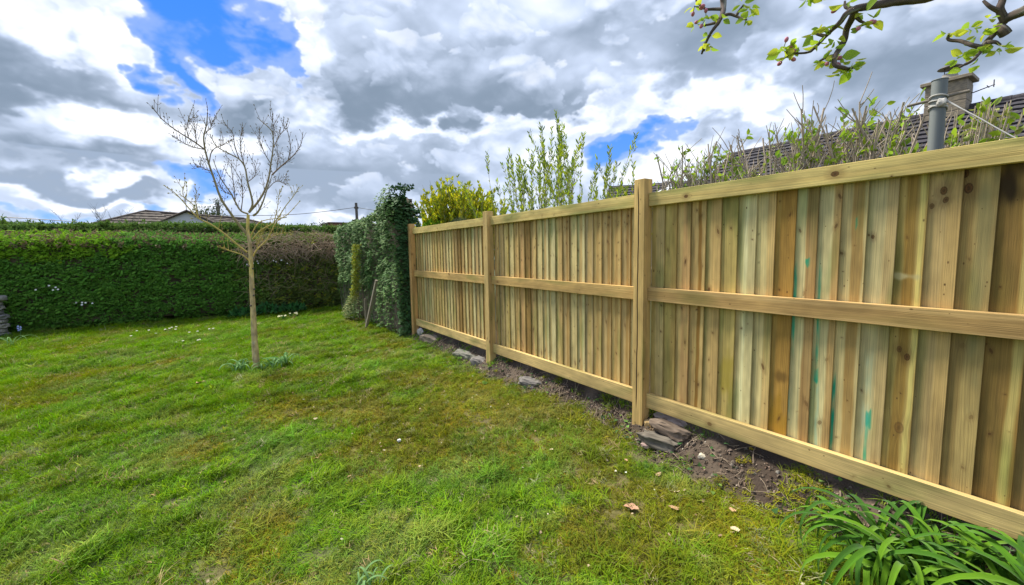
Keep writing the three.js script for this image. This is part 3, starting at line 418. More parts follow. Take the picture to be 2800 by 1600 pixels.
// ---------------------------------------------------------------- the young tree on the lawn
{
  const B = [0.29, -7.03], t = thing('young_tree', 'slim leafless young tree with upswept branches standing on the lawn', 'tree', [B[0], 0, B[1]]), R = rng(71);
  const bark = dataTex(128, 1024, (u, v) => { const l = fbm(u * 5, v * 24, 3, 4), st = N(u * 30, v * 6, 2), al = ss(-0.25, 0.35, fbm(u * 2 + 4, v * 6, 8, 3) + (v - 0.55) * 0.9 + 0.35 * Math.sin(u * 6.28)); let c = mix3([0.70, 0.61, 0.45], [0.80, 0.71, 0.40], al); c = mix3(c, [0.70, 0.67, 0.58], 0.6 * ss(0.25, 0.5, N(u * 9, v * 30, 5))); const k = 1 + 0.22 * l + 0.08 * st; return c.map((q) => q * k); });
  const barkBump = dataTex(64, 512, (u, v) => { const k = 0.5 + 0.4 * fbm(u * 8, v * 60, 2, 4); return [k, k, k]; }, false, true);
  const trunkM = new THREE.MeshStandardMaterial({ map: bark, roughness: 0.9, bumpMap: barkBump, bumpScale: 0.004 });
  const tp = [[-0.01, -0.06, 0.01], [-0.01, 0.35, 0], [0, 0.79, -0.01], [0.01, 1.22, 0], [0.02, 1.53, 0.01], [0.02, 1.78, 0.02], [0.01, 1.95, 0.01], [0.03, 2.17, 0]].map((p) => V(...p));
  const tg = tube(tp, (s) => 0.045 * (1 - s) ** 3 * 0.3 + mix(0.034, 0.019, s) + 0.0022 * N(s * 30, 3) + (Math.abs(s - 0.64) < 0.02 || Math.abs(s - 0.59) < 0.015 ? 0.004 : 0), 0, 14, 60); { const uv = tg.attributes.uv; for (let k = 0; k < uv.count; k++) uv.setY(k, clamp(uv.getY(k) / 2.25)); }
  part(t, 'trunk', tg, trunkM);
  const knob = rock(90, 1, 0.2, 2), barkOld = mat([0.10, 0.085, 0.07], 0.95);
  for (const [x, y, a] of [[0.036, 1.42, 0], [-0.012, 1.46, 1], [0.034, 1.13, 0], [0.02, 1.04, 0.4], [-0.026, 0.9, 1]]) { const k = part(t, 'branch_scar', knob, barkOld); k.position.set(x, y, 0.02); k.scale.set(0.014, 0.012, 0.016); }
  const S = [
    [[0, 1.9], [-.09, 2.03], [-.18, 2.19], [-.27, 2.37], [-.33, 2.63], [-.37, 2.81], [-.4, 3], [-.4, 3.14], [-.36, 3.3], [-.34, 3.43]], [[-.4, 2.99], [-.51, 3.07], [-.68, 3.18], [-.8, 3.28], [-.88, 3.4]], [[-.4, 2.99], [-.51, 3], [-.6, 3.03], [-.71, 3.1]], [[-.56, 3.1], [-.57, 3.22], [-.54, 3.35]], [[-.48, 3.04], [-.49, 3.21], [-.49, 3.37]],
    [[-.37, 2.81], [-.32, 3], [-.2, 3.09], [-.1, 3.17]], [[-.35, 2.72], [-.4, 2.73], [-.46, 2.76], [-.53, 2.73]], [[-.39, 3.17], [-.31, 3.28], [-.29, 3.34]], [[.03, 2.18], [-.05, 2.22], [-.11, 2.35], [-.15, 2.46], [-.2, 2.56], [-.25, 2.66], [-.29, 2.79], [-.32, 2.92]], [[-.11, 2.35], [-.11, 2.54], [-.12, 2.73], [-.12, 2.89]], [[-.15, 2.44], [-.23, 2.48], [-.28, 2.58]],
    [[-.05, 2.22], [-.02, 2.41], [-.02, 2.6], [-.09, 2.76]], [[.04, 2.2], [.09, 2.31], [.08, 2.44], [.05, 2.61], [.03, 2.82], [-.03, 2.9], [-.14, 2.97], [-.27, 3.05], [-.33, 3.18]], [[.03, 2.82], [0, 3.01], [.01, 3.2], [.04, 3.33]], [[-.03, 2.9], [-.07, 3.08], [-.08, 3.24], [-.14, 3.32]], [[.05, 2.61], [.14, 2.7], [.16, 2.81], [.12, 2.93]],
    [[.04, 2.2], [.15, 2.34], [.25, 2.51], [.32, 2.71], [.36, 2.91], [.4, 3.13], [.4, 3.36], [.27, 3.51]], [[.09, 2.16], [.14, 2.2], [.21, 2.34], [.27, 2.51], [.34, 2.7]], [[.34, 2.71], [.45, 2.83], [.56, 2.94], [.66, 3.05], [.74, 3.19], [.77, 3.34]], [[.4, 3.13], [.49, 3.31], [.56, 3.42], [.56, 3.53]], [[.56, 2.94], [.6, 3.13], [.58, 3.32], [.56, 3.46]],
    [[.36, 2.91], [.29, 3.04], [.24, 3.2], [.24, 3.36]], [[.4, 3.25], [.43, 3.39], [.4, 3.56]], [[.4, 2.77], [.43, 2.97], [.42, 3.11]], [[.27, 2.51], [.39, 2.63], [.51, 2.6]], [[-.02, 1.65], [-.15, 1.78], [-.28, 1.92], [-.41, 2.03], [-.53, 2.1], [-.67, 2.3], [-.74, 2.4], [-.82, 2.48]], [[-.53, 2.1], [-.58, 2.28], [-.67, 2.38], [-.67, 2.49]], [[-.53, 2.1], [-.55, 2.31], [-.53, 2.46]],
    [[0, 1.53], [-.07, 1.61], [-.18, 1.66], [-.28, 1.71]], [[.03, 1.55], [.1, 1.68], [.24, 1.83], [.38, 2.09], [.51, 2.18], [.7, 2.39]], [[.24, 1.83], [.34, 1.89], [.47, 1.92]], [[.06, 1.83], [.17, 1.96], [.33, 2.06], [.49, 2.3], [.58, 2.42], [.65, 2.54]], [[.33, 2.06], [.39, 2.29], [.43, 2.52]], [[.03, 1.86], [.15, 2.06], [.3, 2.11], [.46, 2.13]], [[.1, 1.68], [.13, 1.81], [.18, 1.95]],
  ];
  // how far each limb leaves the plane of the two largest; limbs start where their parent passes
  const depth = [0.3, 0.35, 0.2, 0, 0, -0.2, 0.1, 0, -0.45, 0, 0.1, 0.2, 0.25, 0, 0, -0.1, -0.3, 0.35, -0.1, 0, 0, 0.2, 0, 0.1, 0.2, 0.15, 0, 0, -0.1, -0.15, 0.1, 0.5, 0, 0.3, 0.1];
  const thick = [0.019, 0.010, 0.007, 0.006, 0.006, 0.007, 0.006, 0.005, 0.013, 0.007, 0.006, 0.007, 0.015, 0.007, 0.007, 0.006, 0.017, 0.016, 0.011, 0.006, 0.007, 0.006, 0.005, 0.006, 0.006, 0.013, 0.006, 0.006, 0.009, 0.012, 0.006, 0.010, 0.006, 0.009, 0.005];
  const dark = new THREE.MeshStandardMaterial({ color: new THREE.Color().setRGB(0.19, 0.135, 0.09), roughness: 0.85 }), lower = new THREE.MeshStandardMaterial({ color: new THREE.Color().setRGB(0.46, 0.36, 0.10), roughness: 0.9 }), midM = new THREE.MeshStandardMaterial({ color: new THREE.Color().setRGB(0.27, 0.22, 0.12), roughness: 0.9 });
  const done = [], zAt = (x, y) => { let best = 0.12, z = 0; for (const p of done) { const d = Math.hypot(p.x - x, p.y - y); if (d < best) { best = d; z = p.z; } } return z; };
  const twigs = [], twigsY = [], buds = new Soup(), budG = leafShape(0.019, [[0, 0.1], [0.4, 0.24], [1, 0.02]], 0.6, 0.1), dirs = [];
  S.forEach((line, k) => {
    const z0 = k ? zAt(...line[0]) : 0, pts = line.map(([x, y], j) => V(x, y, z0 + 0.45 * depth[k] * j / (line.length - 1) + 0.015 * (R() - 0.5) * j)), low = k >= 25, r = thick[k];
    const c = new THREE.CatmullRomCurve3(pts, false, 'centripetal').getPoints(24); done.push(...c);
    part(t, 'branch', tube(pts, r, r * 0.22 + 0.0012, 7), low ? lower : r > 0.012 ? midM : dark);
    // short side shoots in opposite pairs, each ending in buds
    const L = c.length, every = 2;
    for (let j = 5; j < L; j += every) for (const side of [-1, 1]) {
      if (R() < 0.40) continue;
      const q = c[j], T = c[Math.min(L - 1, j + 1)].clone().sub(c[j - 1]).normalize(), out = V(-T.y, T.x, 0).multiplyScalar(side).add(V(0, 0, (R() - 0.5) * 1.8)).normalize().addScaledVector(T, 0.9).add(V(0, 0.7, 0)).normalize(), len = (0.03 + 0.10 * R() * R()) * (R() < 0.22 ? 1.9 : 1);
      const a = q.clone(), m = a.clone().addScaledVector(out, len * 0.5).add(V(0, len * 0.04, 0)), e = a.clone().addScaledVector(out, len).add(V(0, len * 0.16, 0));
      (low ? twigsY : twigs).push(tube([a, m, e], 0.0030, 0.0016, 4, 3, false)); dirs.push([e, out, low]);
      if (len > 0.09) for (const s2 of [-1, 1]) { const o2 = V(-out.y, out.x, (R() - 0.5)).multiplyScalar(s2).add(out).normalize(), e2 = m.clone().addScaledVector(o2, 0.035); twigs.push(tube([m, e2], 0.0026, 0.0016, 4, undefined, false)); dirs.push([e2, o2, low]); }
    }
    // long whippy shoots with buds up their length
    for (let j = 8; j < L; j += low ? 6 : 4) { if (R() < 0.55) continue; const q = c[j], len = 0.10 + 0.20 * R(), d = V((R() - 0.5) * 0.9, 1, (R() - 0.5) * 0.9).normalize(), e = q.clone().addScaledVector(d, len).add(V((R() - 0.5) * 0.04, 0, (R() - 0.5) * 0.04)), m = q.clone().lerp(e, 0.5).add(V((R() - 0.5) * 0.03, -0.01, (R() - 0.5) * 0.03)); (low ? twigsY : twigs).push(tube([q, m, e], 0.0036, 0.0018, 4, 5, false)); for (let i = 1; i <= 4; i++) { const s = i / 4; dirs.push([s < 0.5 ? q.clone().lerp(m, s * 2) : m.clone().lerp(e, s * 2 - 1), d, low]); } }
    dirs.push([c[L - 1], c[L - 1].clone().sub(c[L - 2]).normalize(), low]);
  });
  for (const [e, d, low] of dirs) for (let k = 0; k < (low ? 3 : 2); k++) { const dd = d.clone().add(V((R() - 0.5) * 1.3, (R() - 0.2) * 0.9, (R() - 0.5) * 1.3)).normalize(); buds.add(budG, towards(e.x, e.y, e.z, dd, R() * 6.28, 0.7 + 0.8 * R()), low ? vary(R, [0.34, 0.30, 0.07], 0.4) : vary(R, [0.17, 0.14, 0.075], 0.5)); }
  part(t, 'twigs', mergeGeometries(twigs), dark).userData.kind = 'stuff';
  part(t, 'mossy_twigs', mergeGeometries(twigsY), lower).userData.kind = 'stuff';
  part(t, 'buds', buds.build(), leafMat([1, 1, 1], 0.25, { vertexColors: true })).userData.kind = 'stuff';
}
// ---------------------------------------------------------------- the apple tree whose boughs reach over from the right
{
  const t = thing('apple_tree', 'apple tree boughs with fresh leaves and pink buds hanging into the top right', 'tree', [1.75, 0, 0.75]), O = V(1.75, 0, 0.75), R = rng(81);
  const bark = dataTex(128, 512, (u, v) => { const l = fbm(u * 6, v * 20, 3, 4), c = mix3([0.34, 0.29, 0.26], [0.50, 0.49, 0.46], ss(0.0, 0.5, fbm(u * 4, v * 9, 9, 3))); return c.map((q) => q * (1 + 0.35 * l)); }, true, true);
  const bm = new THREE.MeshStandardMaterial({ map: bark, roughness: 0.92, bumpMap: bark, bumpScale: 0.002 });
  const P = (a) => a.map((p) => V(...p).sub(O));
  const crown = V(1.62, 1.75, 0.68);
  part(t, 'trunk', tube([V(1.75, -0.1, 0.75), V(1.73, 0.7, 0.76), V(1.66, 1.3, 0.72), crown].map((p) => p.sub(O)), 0.115, 0.075, 12, 24), bm);
  const bough = [
    [[1.62, 1.75, .68], [1.5, 2.1, .45], [1.32, 2.42, .05], [1.2, 2.46, -.4], [1.16, 2.38, -.64], [1.183, 2.296, -.699], [1.19, 2.268, -.703], [1.178, 2.24, -.697], [1.163, 2.224, -.692], [1.145, 2.2, -.69], [1.135, 2.18, -.702], [1.15, 2.165, -.728], [1.175, 2.153, -.755]],
    [[1.62, 1.75, .68], [1.52, 2.02, .4], [1.36, 2.1, 0], [1.29, 2.12, -.2], [1.28, 2.124, -.275], [1.29, 2.128, -.308], [1.28, 2.136, -.346], [1.26, 2.136, -.374], [1.229, 2.13, -.394], [1.2, 2.121, -.402], [1.19, 2.114, -.414], [1.2, 2.106, -.428], [1.225, 2.105, -.454], [1.24, 2.098, -.477], [1.24, 2.086, -.492], [1.23, 2.075, -.501], [1.2, 2.071, -.519], [1.17, 2.07, -.527]],
    [[1.62, 1.75, .68], [1.5, 1.95, .35], [1.3, 2.02, 0], [1.22, 2.02, -.10], [1.215, 2.014, -.14], [1.23, 2.015, -.16], [1.245, 2.016, -.179], [1.25, 2.006, -.19], [1.245, 1.991, -.197], [1.228, 1.975, -.203], [1.205, 1.955, -.205], [1.195, 1.942, -.211], [1.2, 1.937, -.229]],
  ];
  bough.forEach((b, k) => part(t, 'bough', tube(P(b), (s) => mix(0.048, [0.0052, 0.0042, 0.0040][k], Math.pow(s, 0.13)) * mix(1.3, 0.55, s) + 0.0009 * N(s * 60, k), 0, 9, 110), bm));
  const side = [
    [[1.152, 2.168, -.73], [1.17, 2.155, -.745]], [[1.18, 2.25, -.70], [1.17, 2.257, -.722], [1.155, 2.257, -.732], [1.124, 2.258, -.73], [1.10, 2.262, -.728]], [[1.15, 2.205, -.69], [1.15, 2.21, -.718], [1.145, 2.213, -.737]], [[1.163, 2.222, -.692], [1.18, 2.228, -.68], [1.187, 2.218, -.665], [1.187, 2.203, -.646], [1.175, 2.191, -.63]], [[1.187, 2.218, -.665], [1.193, 2.23, -.661], [1.193, 2.24, -.65]],
    [[1.203, 2.122, -.402], [1.228, 2.113, -.418], [1.245, 2.103, -.432], [1.245, 2.08, -.435], [1.23, 2.058, -.439], [1.21, 2.035, -.44], [1.205, 2.015, -.436], [1.215, 2.008, -.425], [1.246, 2.011, -.423], [1.27, 2.022, -.416]], [[1.236, 2.1, -.47], [1.236, 2.112, -.488], [1.236, 2.12, -.498]], [[1.215, 2.04, -.44], [1.235, 2.05, -.466], [1.245, 2.05, -.486]], [[1.2, 2.121, -.402], [1.22, 2.143, -.428], [1.23, 2.16, -.433]], [[1.215, 2.118, -.41], [1.24, 2.108, -.405], [1.255, 2.106, -.401]],
    [[1.246, 2.014, -.182], [1.235, 2.034, -.188], [1.242, 2.049, -.187], [1.245, 2.067, -.187]], [[1.236, 2.03, -.188], [1.22, 2.038, -.198], [1.222, 2.054, -.208]], [[1.222, 1.968, -.203], [1.21, 1.974, -.215], [1.222, 1.992, -.234], [1.225, 2.004, -.253], [1.22, 2.013, -.251]], [[1.232, 1.978, -.2], [1.225, 1.973, -.189], [1.239, 1.97, -.184]], [[1.25, 2.006, -.19], [1.245, 1.995, -.182], [1.249, 1.989, -.179]],
  ];
  side.forEach((b, k) => part(t, 'spur', tube(P(b), k === 5 ? 0.0078 : k === 10 ? 0.007 : k === 14 ? 0.009 : 0.0046, k === 5 ? 0.0036 : k === 10 ? 0.0048 : k === 14 ? 0.009 : 0.0022, 7, b.length * 5), bm));
  // the rest of the boughs carries leaves too; then single leaves in rosettes where the spurs end
  { const s = new Soup(), g = leafShape(0.036, OVAL, 0.35, 0.25), tw = []; bough.forEach((b) => { const c = new THREE.CatmullRomCurve3(P(b), false, 'centripetal'); for (let j = 0; j < 16; j++) { const q = c.getPoint(0.06 + 0.34 * R()), d = V(R() - 0.5, 0.6 + R() * 0.5, R() * 0.8 - 0.1).normalize(), e = q.clone().addScaledVector(d, 0.05 + 0.10 * R()); tw.push(tube([q, e], 0.004, 0.002, 5)); for (let i = 0; i < 6; i++) { const a = i / 6 * 6.28, dd = V(Math.cos(a), 0.3 * R(), Math.sin(a)).normalize(); s.add(g, towards(e.x, e.y, e.z, dd, R() * 6.28, 0.7 + 0.4 * R()), vary(R, [0.36, 0.5, 0.04], 0.4)); } } }); part(t, 'bough_leaves', s.build(), leafMat([1, 1, 1], 0.55, { vertexColors: true })).userData.kind = 'stuff'; part(t, 'bough_spurs', mergeGeometries(tw), bm).userData.kind = 'stuff'; }
  const L = [[1.104, 2.251, -.735], [1.134, 2.221, -.72], [1.18, 2.24, -.645], [1.191, 2.222, -.63], [1.18, 2.195, -.634], [1.152, 2.18, -.718], [1.165, 2.161, -.725], [1.125, 2.215, -.745], [1.16, 2.214, -.69], [1.21, 2.145, -.424], [1.222, 2.115, -.392], [1.24, 2.101, -.385], [1.235, 2.094, -.399], [1.206, 2.108, -.467], [1.225, 2.112, -.49], [1.21, 2.108, -.456], [1.222, 2.079, -.444], [1.22, 2.083, -.478], [1.22, 2.058, -.448], [1.195, 2.077, -.508], [1.178, 2.085, -.526], [1.178, 2.062, -.53], [1.168, 2.076, -.536], [1.235, 2.045, -.475], [1.222, 2.035, -.455], [1.225, 2.036, -.437], [1.25, 2.028, -.417], [1.235, 2.005, -.436], [1.255, 2.008, -.419], [1.25, 2.014, -.424], [1.163, 2.172, -.48], [1.168, 2.172, -.468], [1.205, 2.003, -.219], [1.212, 2.015, -.199], [1.225, 2.0, -.197], [1.212, 1.992, -.209], [1.212, 2.01, -.25], [1.2, 1.955, -.23], [1.207, 1.96, -.222], [1.21, 1.963, -.211], [1.23, 1.958, -.182], [1.23, 1.966, -.186], [1.205, 1.933, -.222]];
  const leafA = leafShape(0.036, [[0, 0.03], [0.08, 0.10], [0.3, 0.30], [0.55, 0.34], [0.8, 0.2], [1, 0.01]], 0.35, 0.25), leafB = leafShape(0.028, [[0, 0.03], [0.1, 0.10], [0.35, 0.22], [0.6, 0.24], [0.85, 0.12], [1, 0.01]], 0.6, -0.15);
  const lm = [leafMat([0.40, 0.56, 0.04], 0.6), leafMat([0.30, 0.46, 0.045], 0.55), leafMat([0.50, 0.56, 0.045], 0.6)], pinkM = mat([0.50, 0.16, 0.22], 0.7), stalkM = mat([0.16, 0.2, 0.05], 0.8);
  const budG = new THREE.SphereGeometry(0.0048, 8, 6).scale(1, 1.35, 1), pinkAt = new Set([0, 1, 9, 22, 24, 12, 21]), up = V(0, 1, 0);
  L.forEach((p, k) => {
    const q = V(...p).sub(O), n = 4 + Math.floor(R() * 3);
    for (let j = 0; j < n; j++) { const a = j / n * 6.28 + R(), d = V(Math.cos(a), 0.35 - 0.9 * R(), Math.sin(a)).normalize(), s = (0.5 + 0.42 * R()) * (k > 31 ? 0.72 : 1); const o = part(t, 'leaf', R() < 0.55 ? leafA : leafB, lm[Math.floor(R() * 3)]); const st = q.clone().addScaledVector(d, 0.006); o.applyMatrix4(towards(st.x, st.y, st.z, d, R() * 6.28, s)); }
    if (pinkAt.has(k)) for (let j = 0; j < 3; j++) { const d = V(R() - 0.5, 0.25 - 0.6 * R(), R() - 0.5).normalize(), e = q.clone().addScaledVector(d, 0.017 + 0.008 * R()); const b = part(t, 'blossom_bud', budG, pinkM); b.position.copy(e); b.quaternion.setFromUnitVectors(up, d); part(b, 'stalk', tube([V(0, 0, 0), V(0, -0.02, 0.001)], 0.0012, 0.001, 4), stalkM); }
  });
}
// ---------------------------------------------------------------- beyond the boundary
// one roof slope laid as overlapping courses; from the eave (low) to the ridge (high)
function slope(parent, e0, e1, r0, r1, rows, m, opts = {}) {
  // e0,e1: eave ends; r0,r1: ridge ends (same left-right order)
  const n = V(0, 0, 0), A = V(...e0), Bv = V(...e1), C = V(...r0), D = V(...r1); n.crossVectors(Bv.clone().sub(A), C.clone().sub(A)).normalize(); if (n.y < 0) n.negate();
  const roll = opts.roll ?? 0.3, R = rng(opts.seed ?? 3);
  for (let k = 0; k < rows; k++) {
    const a0 = A.clone().lerp(C, k / rows), b0 = Bv.clone().lerp(D, k / rows), a1 = A.clone().lerp(C, (k + 1.12) / rows), b1 = Bv.clone().lerp(D, (k + 1.12) / rows), L = a0.distanceTo(b0), seg = Math.max(2, Math.round(L / roll) * 2), pos = [], idx = [];
    const th = opts.th ?? 0.05;
    for (let i = 0; i <= seg; i++) { const t = i / seg, w = (i % 2 ? 0.014 : 0) + 0.008 * (R() - 0.5), p = a0.clone().lerp(b0, t), q = a1.clone().lerp(b1, t); const p0 = p.clone().addScaledVector(n, th * 0.25), p1 = p.clone().addScaledVector(n, th + w), q1 = q.clone().addScaledVector(n, 0.006 + w * 0.6); pos.push(p0.x, p0.y, p0.z, p1.x, p1.y, p1.z, p1.x, p1.y, p1.z, q1.x, q1.y, q1.z); }
    for (let i = 0; i < seg; i++) { const a = i * 4, b = a + 4; idx.push(a, b, a + 1, b, b + 1, a + 1, a + 2, b + 2, a + 3, b + 2, b + 3, a + 3); }
    const g = new THREE.BufferGeometry(); g.setAttribute('position', new THREE.Float32BufferAttribute(pos, 3)); const uv = []; for (let i = 0; i <= seg; i++) for (let j = 0; j < 4; j++) uv.push(L * i / seg * 0.25, (k + (j > 2 ? 1 : 0.05 * j)) * 0.085); g.setAttribute('uv', new THREE.Float32BufferAttribute(uv, 2)); g.setIndex(idx); g.computeVertexNormals();
    part(parent, 'tile_course', g, m);
  }
}
function tileTex(a, b, lich) { return dataTex(512, 512, (u, v) => { const l = fbm(u * 14, v * 14, 3, 5), t = N(Math.floor(u * 13) * 3.1, Math.floor(v * 12) * 1.7, 4); let c = mix3(a, b, clamp(0.5 + l * 0.6 + t * 0.25)); c = mix3(c, lich, 0.6 * ss(0.42, 0.6, fbm(u * 30 + 7, v * 30, 8, 3))); return c; }, true, true); }
const tileDark = new THREE.MeshStandardMaterial({ map: tileTex(hex(0x2c2a2f), hex(0x3c383f), hex(0x7c7870)), roughness: 0.9, side: THREE.DoubleSide }), tileBrown = new THREE.MeshStandardMaterial({ map: tileTex(hex(0x453f39), hex(0x595048), hex(0x847c6c)), roughness: 0.95, side: THREE.DoubleSide });
const render = mat([0.42, 0.38, 0.31], 0.95), stoneBuff = new THREE.MeshStandardMaterial({ map: dataTex(256, 256, (u, v) => mix3(hex(0xa0917a), hex(0x7d7466), clamp(0.5 + fbm(u * 8, v * 8, 2, 5)))), roughness: 0.95 });
const slab = (sx, sy, sz, x, y, z) => new RoundedBoxGeometry(sx, sy, sz, 1, Math.min(0.012, sx / 4, sy / 4, sz / 4)).translate(x, y, z);

// the bungalow to the right
{
  const h = thing('bungalow', 'bungalow with dark tiled roof and stone chimney behind the nearest fence bay', 'house', [16.8, 0, -1.2]), z0 = -8.2, z1 = 8.2;
  part(h, 'wall', new THREE.BoxGeometry(7.2, 2.75, z1 - z0 - 0.5).translate(0, 1.375, 0), render);
  const gable = (z) => { const s = new THREE.Shape(); s.moveTo(-3.6, 2.75); s.lineTo(3.6, 2.75); s.lineTo(0, 5.05); s.closePath(); return new THREE.ExtrudeGeometry(s, { depth: 0.2, bevelEnabled: false }).translate(0, 0, z); };
  part(h, 'gable', gable(z0 + 0.3), render); part(h, 'gable', gable(z1 - 0.5), render);
  slope(h, [-4.2, 2.62, z1], [-4.2, 2.62, z0], [0, 5.2, z1], [0, 5.2, z0], 17, tileDark, { roll: 0.3, seed: 5, th: 0.055 });
  slope(h, [4.2, 2.62, z0], [4.2, 2.62, z1], [0, 5.2, z0], [0, 5.2, z1], 17, tileDark, { roll: 0.3, seed: 6, th: 0.055 });
  const ridgeG = new THREE.CylinderGeometry(0.12, 0.12, 0.44, 10, 1, false, 0, Math.PI).rotateZ(Math.PI / 2).rotateY(Math.PI / 2).rotateZ(0); 
  const cap = new THREE.CylinderGeometry(0.125, 0.12, 0.445, 10).rotateX(Math.PI / 2);
  for (let z = z0 + 0.22, k = 0; z < z1; z += 0.45, k++) { const r = part(h, 'ridge_tile', cap, tileDark); r.position.set(0, 5.17 + 0.006 * (k % 2), z); }
  part(h, 'bargeboard', new RoundedBoxGeometry(0.03, 0.16, 4.95, 1, 0.005).rotateY(Math.PI / 2).rotateZ(0.55).translate(-2.1, 3.8, z0 + 0.02), mat([0.10, 0.085, 0.07], 0.8));
  const ch = part(h, 'chimney', slab(0.62, 1.75, 0.80, -0.16, 5.02, -2.15), stoneBuff);
  part(ch, 'cap', slab(0.80, 0.09, 1.0, -0.16, 5.92, -2.15), stoneBuff);
  for (let y = 4.5, r = 0; y < 5.8; y += 0.24, r++) part(ch, 'stone_course', slab(0.636, 0.222, 0.816, -0.16, y, -2.15), stoneBuff);
  part(ch, 'pot', new THREE.CylinderGeometry(0.15, 0.2, 0.2, 14).translate(-0.16, 6.05, -2.15), mat([0.30, 0.28, 0.24], 0.9));
  for (const a of [0, 2.1, 4.2]) part(ch, 'cowl_leg', new THREE.CylinderGeometry(0.01, 0.01, 0.2, 6).translate(-0.16 + 0.11 * Math.cos(a), 6.21, -2.15 + 0.11 * Math.sin(a)), mat([0.05, 0.05, 0.05], 0.5));
  part(ch, 'cowl', new THREE.LatheGeometry([[0, 0.11], [0.12, 0.085], [0.24, 0.02], [0.26, 0], [0.24, -0.01], [0.0, 0.06]].map((p) => new THREE.Vector2(...p)), 20).translate(-0.16, 6.3, -2.15), mat([0.10, 0.09, 0.085], 0.5, { metalness: 0.4 }));
  const ae = thing('television_aerial', 'small aerial arm fixed to the right side of the stone chimney', 'aerial', [16.64, 5.6, -2.92]);
  part(ae, 'arm', tube([V(0, -0.08, 0), V(0, 0.02, 0.42)], 0.014, 0.012, 6), mat([0.06, 0.05, 0.05], 0.5)); part(ae, 'dipole', tube([V(-0.12, 0.0, 0.3), V(0.12, 0.0, 0.3)], 0.01, 0.01, 5), mat([0.06, 0.05, 0.05], 0.5)); part(ae, 'director', tube([V(0, -0.04, 0.4), V(0, 0.14, 0.4)], 0.012, 0.012, 5), mat([0.06, 0.05, 0.05], 0.5));
}
// house between, behind the tall shrub, and the one with the glazed conservatory roof
{
  const h = thing('gabled_house', 'distant house with grey tiled gable roof left of the middle post', 'house', [19.6, 0, -16.6]); h.rotation.y = -0.95;
  part(h, 'wall', new THREE.BoxGeometry(9, 3.3, 6).translate(3.4, 1.65, 0), render);
  const s = new THREE.Shape(); s.moveTo(-3, 0); s.lineTo(3, 0); s.lineTo(0, 1.85); s.closePath(); part(h, 'gable', new THREE.ExtrudeGeometry(s, { depth: 0.2, bevelEnabled: false }).rotateY(-Math.PI / 2).translate(-0.95, 3.3, 0), mat([0.40, 0.33, 0.24], 0.95));
  slope(h, [-1.4, 3.15, 3.3], [8, 3.15, 3.3], [-1.4, 5.2, 0], [8, 5.2, 0], 12, tileDark, { roll: 0.35, seed: 9 }); slope(h, [8, 3.15, -3.3], [-1.4, 3.15, -3.3], [8, 5.2, 0], [-1.4, 5.2, 0], 12, tileDark, { roll: 0.35, seed: 10 });
  const c = thing('stone_house', 'distant grey stone house with twin-pot chimney right of the middle post', 'house', [26.2, 0, -19.0]); c.rotation.y = -0.9;
  part(c, 'wall', new THREE.BoxGeometry(5, 3.8, 5).translate(0, 1.9, -0.8), stoneBuff); slope(c, [-2.7, 3.6, 2.0], [2.7, 3.6, 2.0], [-2.7, 5.2, -0.8], [2.7, 5.2, -0.8], 9, tileDark, { seed: 11 }); slope(c, [2.7, 3.6, -3.6], [-2.7, 3.6, -3.6], [2.7, 5.2, -0.8], [-2.7, 5.2, -0.8], 9, tileDark, { seed: 12 });
  const ch = part(c, 'chimney', slab(0.86, 1.7, 0.6, -0.1, 5.15, 0.1), stoneBuff); part(ch, 'cap', slab(1.06, 0.09, 0.76, -0.1, 6.02, 0.1), stoneBuff); part(ch, 'pot', new THREE.CylinderGeometry(0.13, 0.15, 0.28, 12).translate(0.12, 6.2, 0.1), mat([0.34, 0.31, 0.26], 0.9)); part(ch, 'pot', new THREE.CylinderGeometry(0.07, 0.09, 0.2, 12).translate(-0.28, 6.16, 0.1), mat([0.28, 0.22, 0.18], 0.9)); part(ch, 'cowl', new THREE.ConeGeometry(0.16, 0.06, 12).translate(0.12, 6.48, 0.1), mat([0.25, 0.24, 0.23], 0.6));
  part(ch, 'cowl_leg', new THREE.CylinderGeometry(0.014, 0.014, 0.16, 6).translate(0.12, 6.4, 0.1), mat([0.25, 0.24, 0.23], 0.6));
  const g = thing('conservatory', 'conservatory with a glazed pyramid roof and white bars below the stone chimney', 'conservatory', [17.9, 0, -13.0]);
  const apex = V(0, 4.5, 0), white = mat([0.78, 0.78, 0.78], 0.5), glass = new THREE.MeshPhysicalMaterial({ color: new THREE.Color().setRGB(0.75, 0.82, 0.86), roughness: 0.06, transmission: 1, thickness: 0, side: THREE.DoubleSide });
  const ring = [...Array(8)].map((_, k) => V(2.3 * Math.cos((k + 0.5) / 8 * 6.283), 3.6, 2.3 * Math.sin((k + 0.5) / 8 * 6.283)));
  ring.forEach((p, k) => { const q = ring[(k + 1) % 8]; part(g, 'glazing_bar', tube([p, apex], 0.045, 0.045, 4), white); part(g, 'eaves_beam', tube([p, q], 0.05, 0.05, 4), white); const t = new THREE.BufferGeometry().setFromPoints([p, q, apex].map((v) => v.clone().add(V(0, -0.03, 0)))); t.computeVertexNormals(); part(g, 'roof_pane', t, glass); part(g, 'post', tube([V(p.x, 0, p.z), p], 0.05, 0.05, 4), white); });
  part(g, 'finial', new THREE.SphereGeometry(0.09, 10, 8).scale(1, 1.3, 1).translate(0, 4.55, 0), white); part(g, 'dwarf_wall', new THREE.CylinderGeometry(2.3, 2.3, 0.7, 8).translate(0, 0.35, 0), stoneBuff);
}
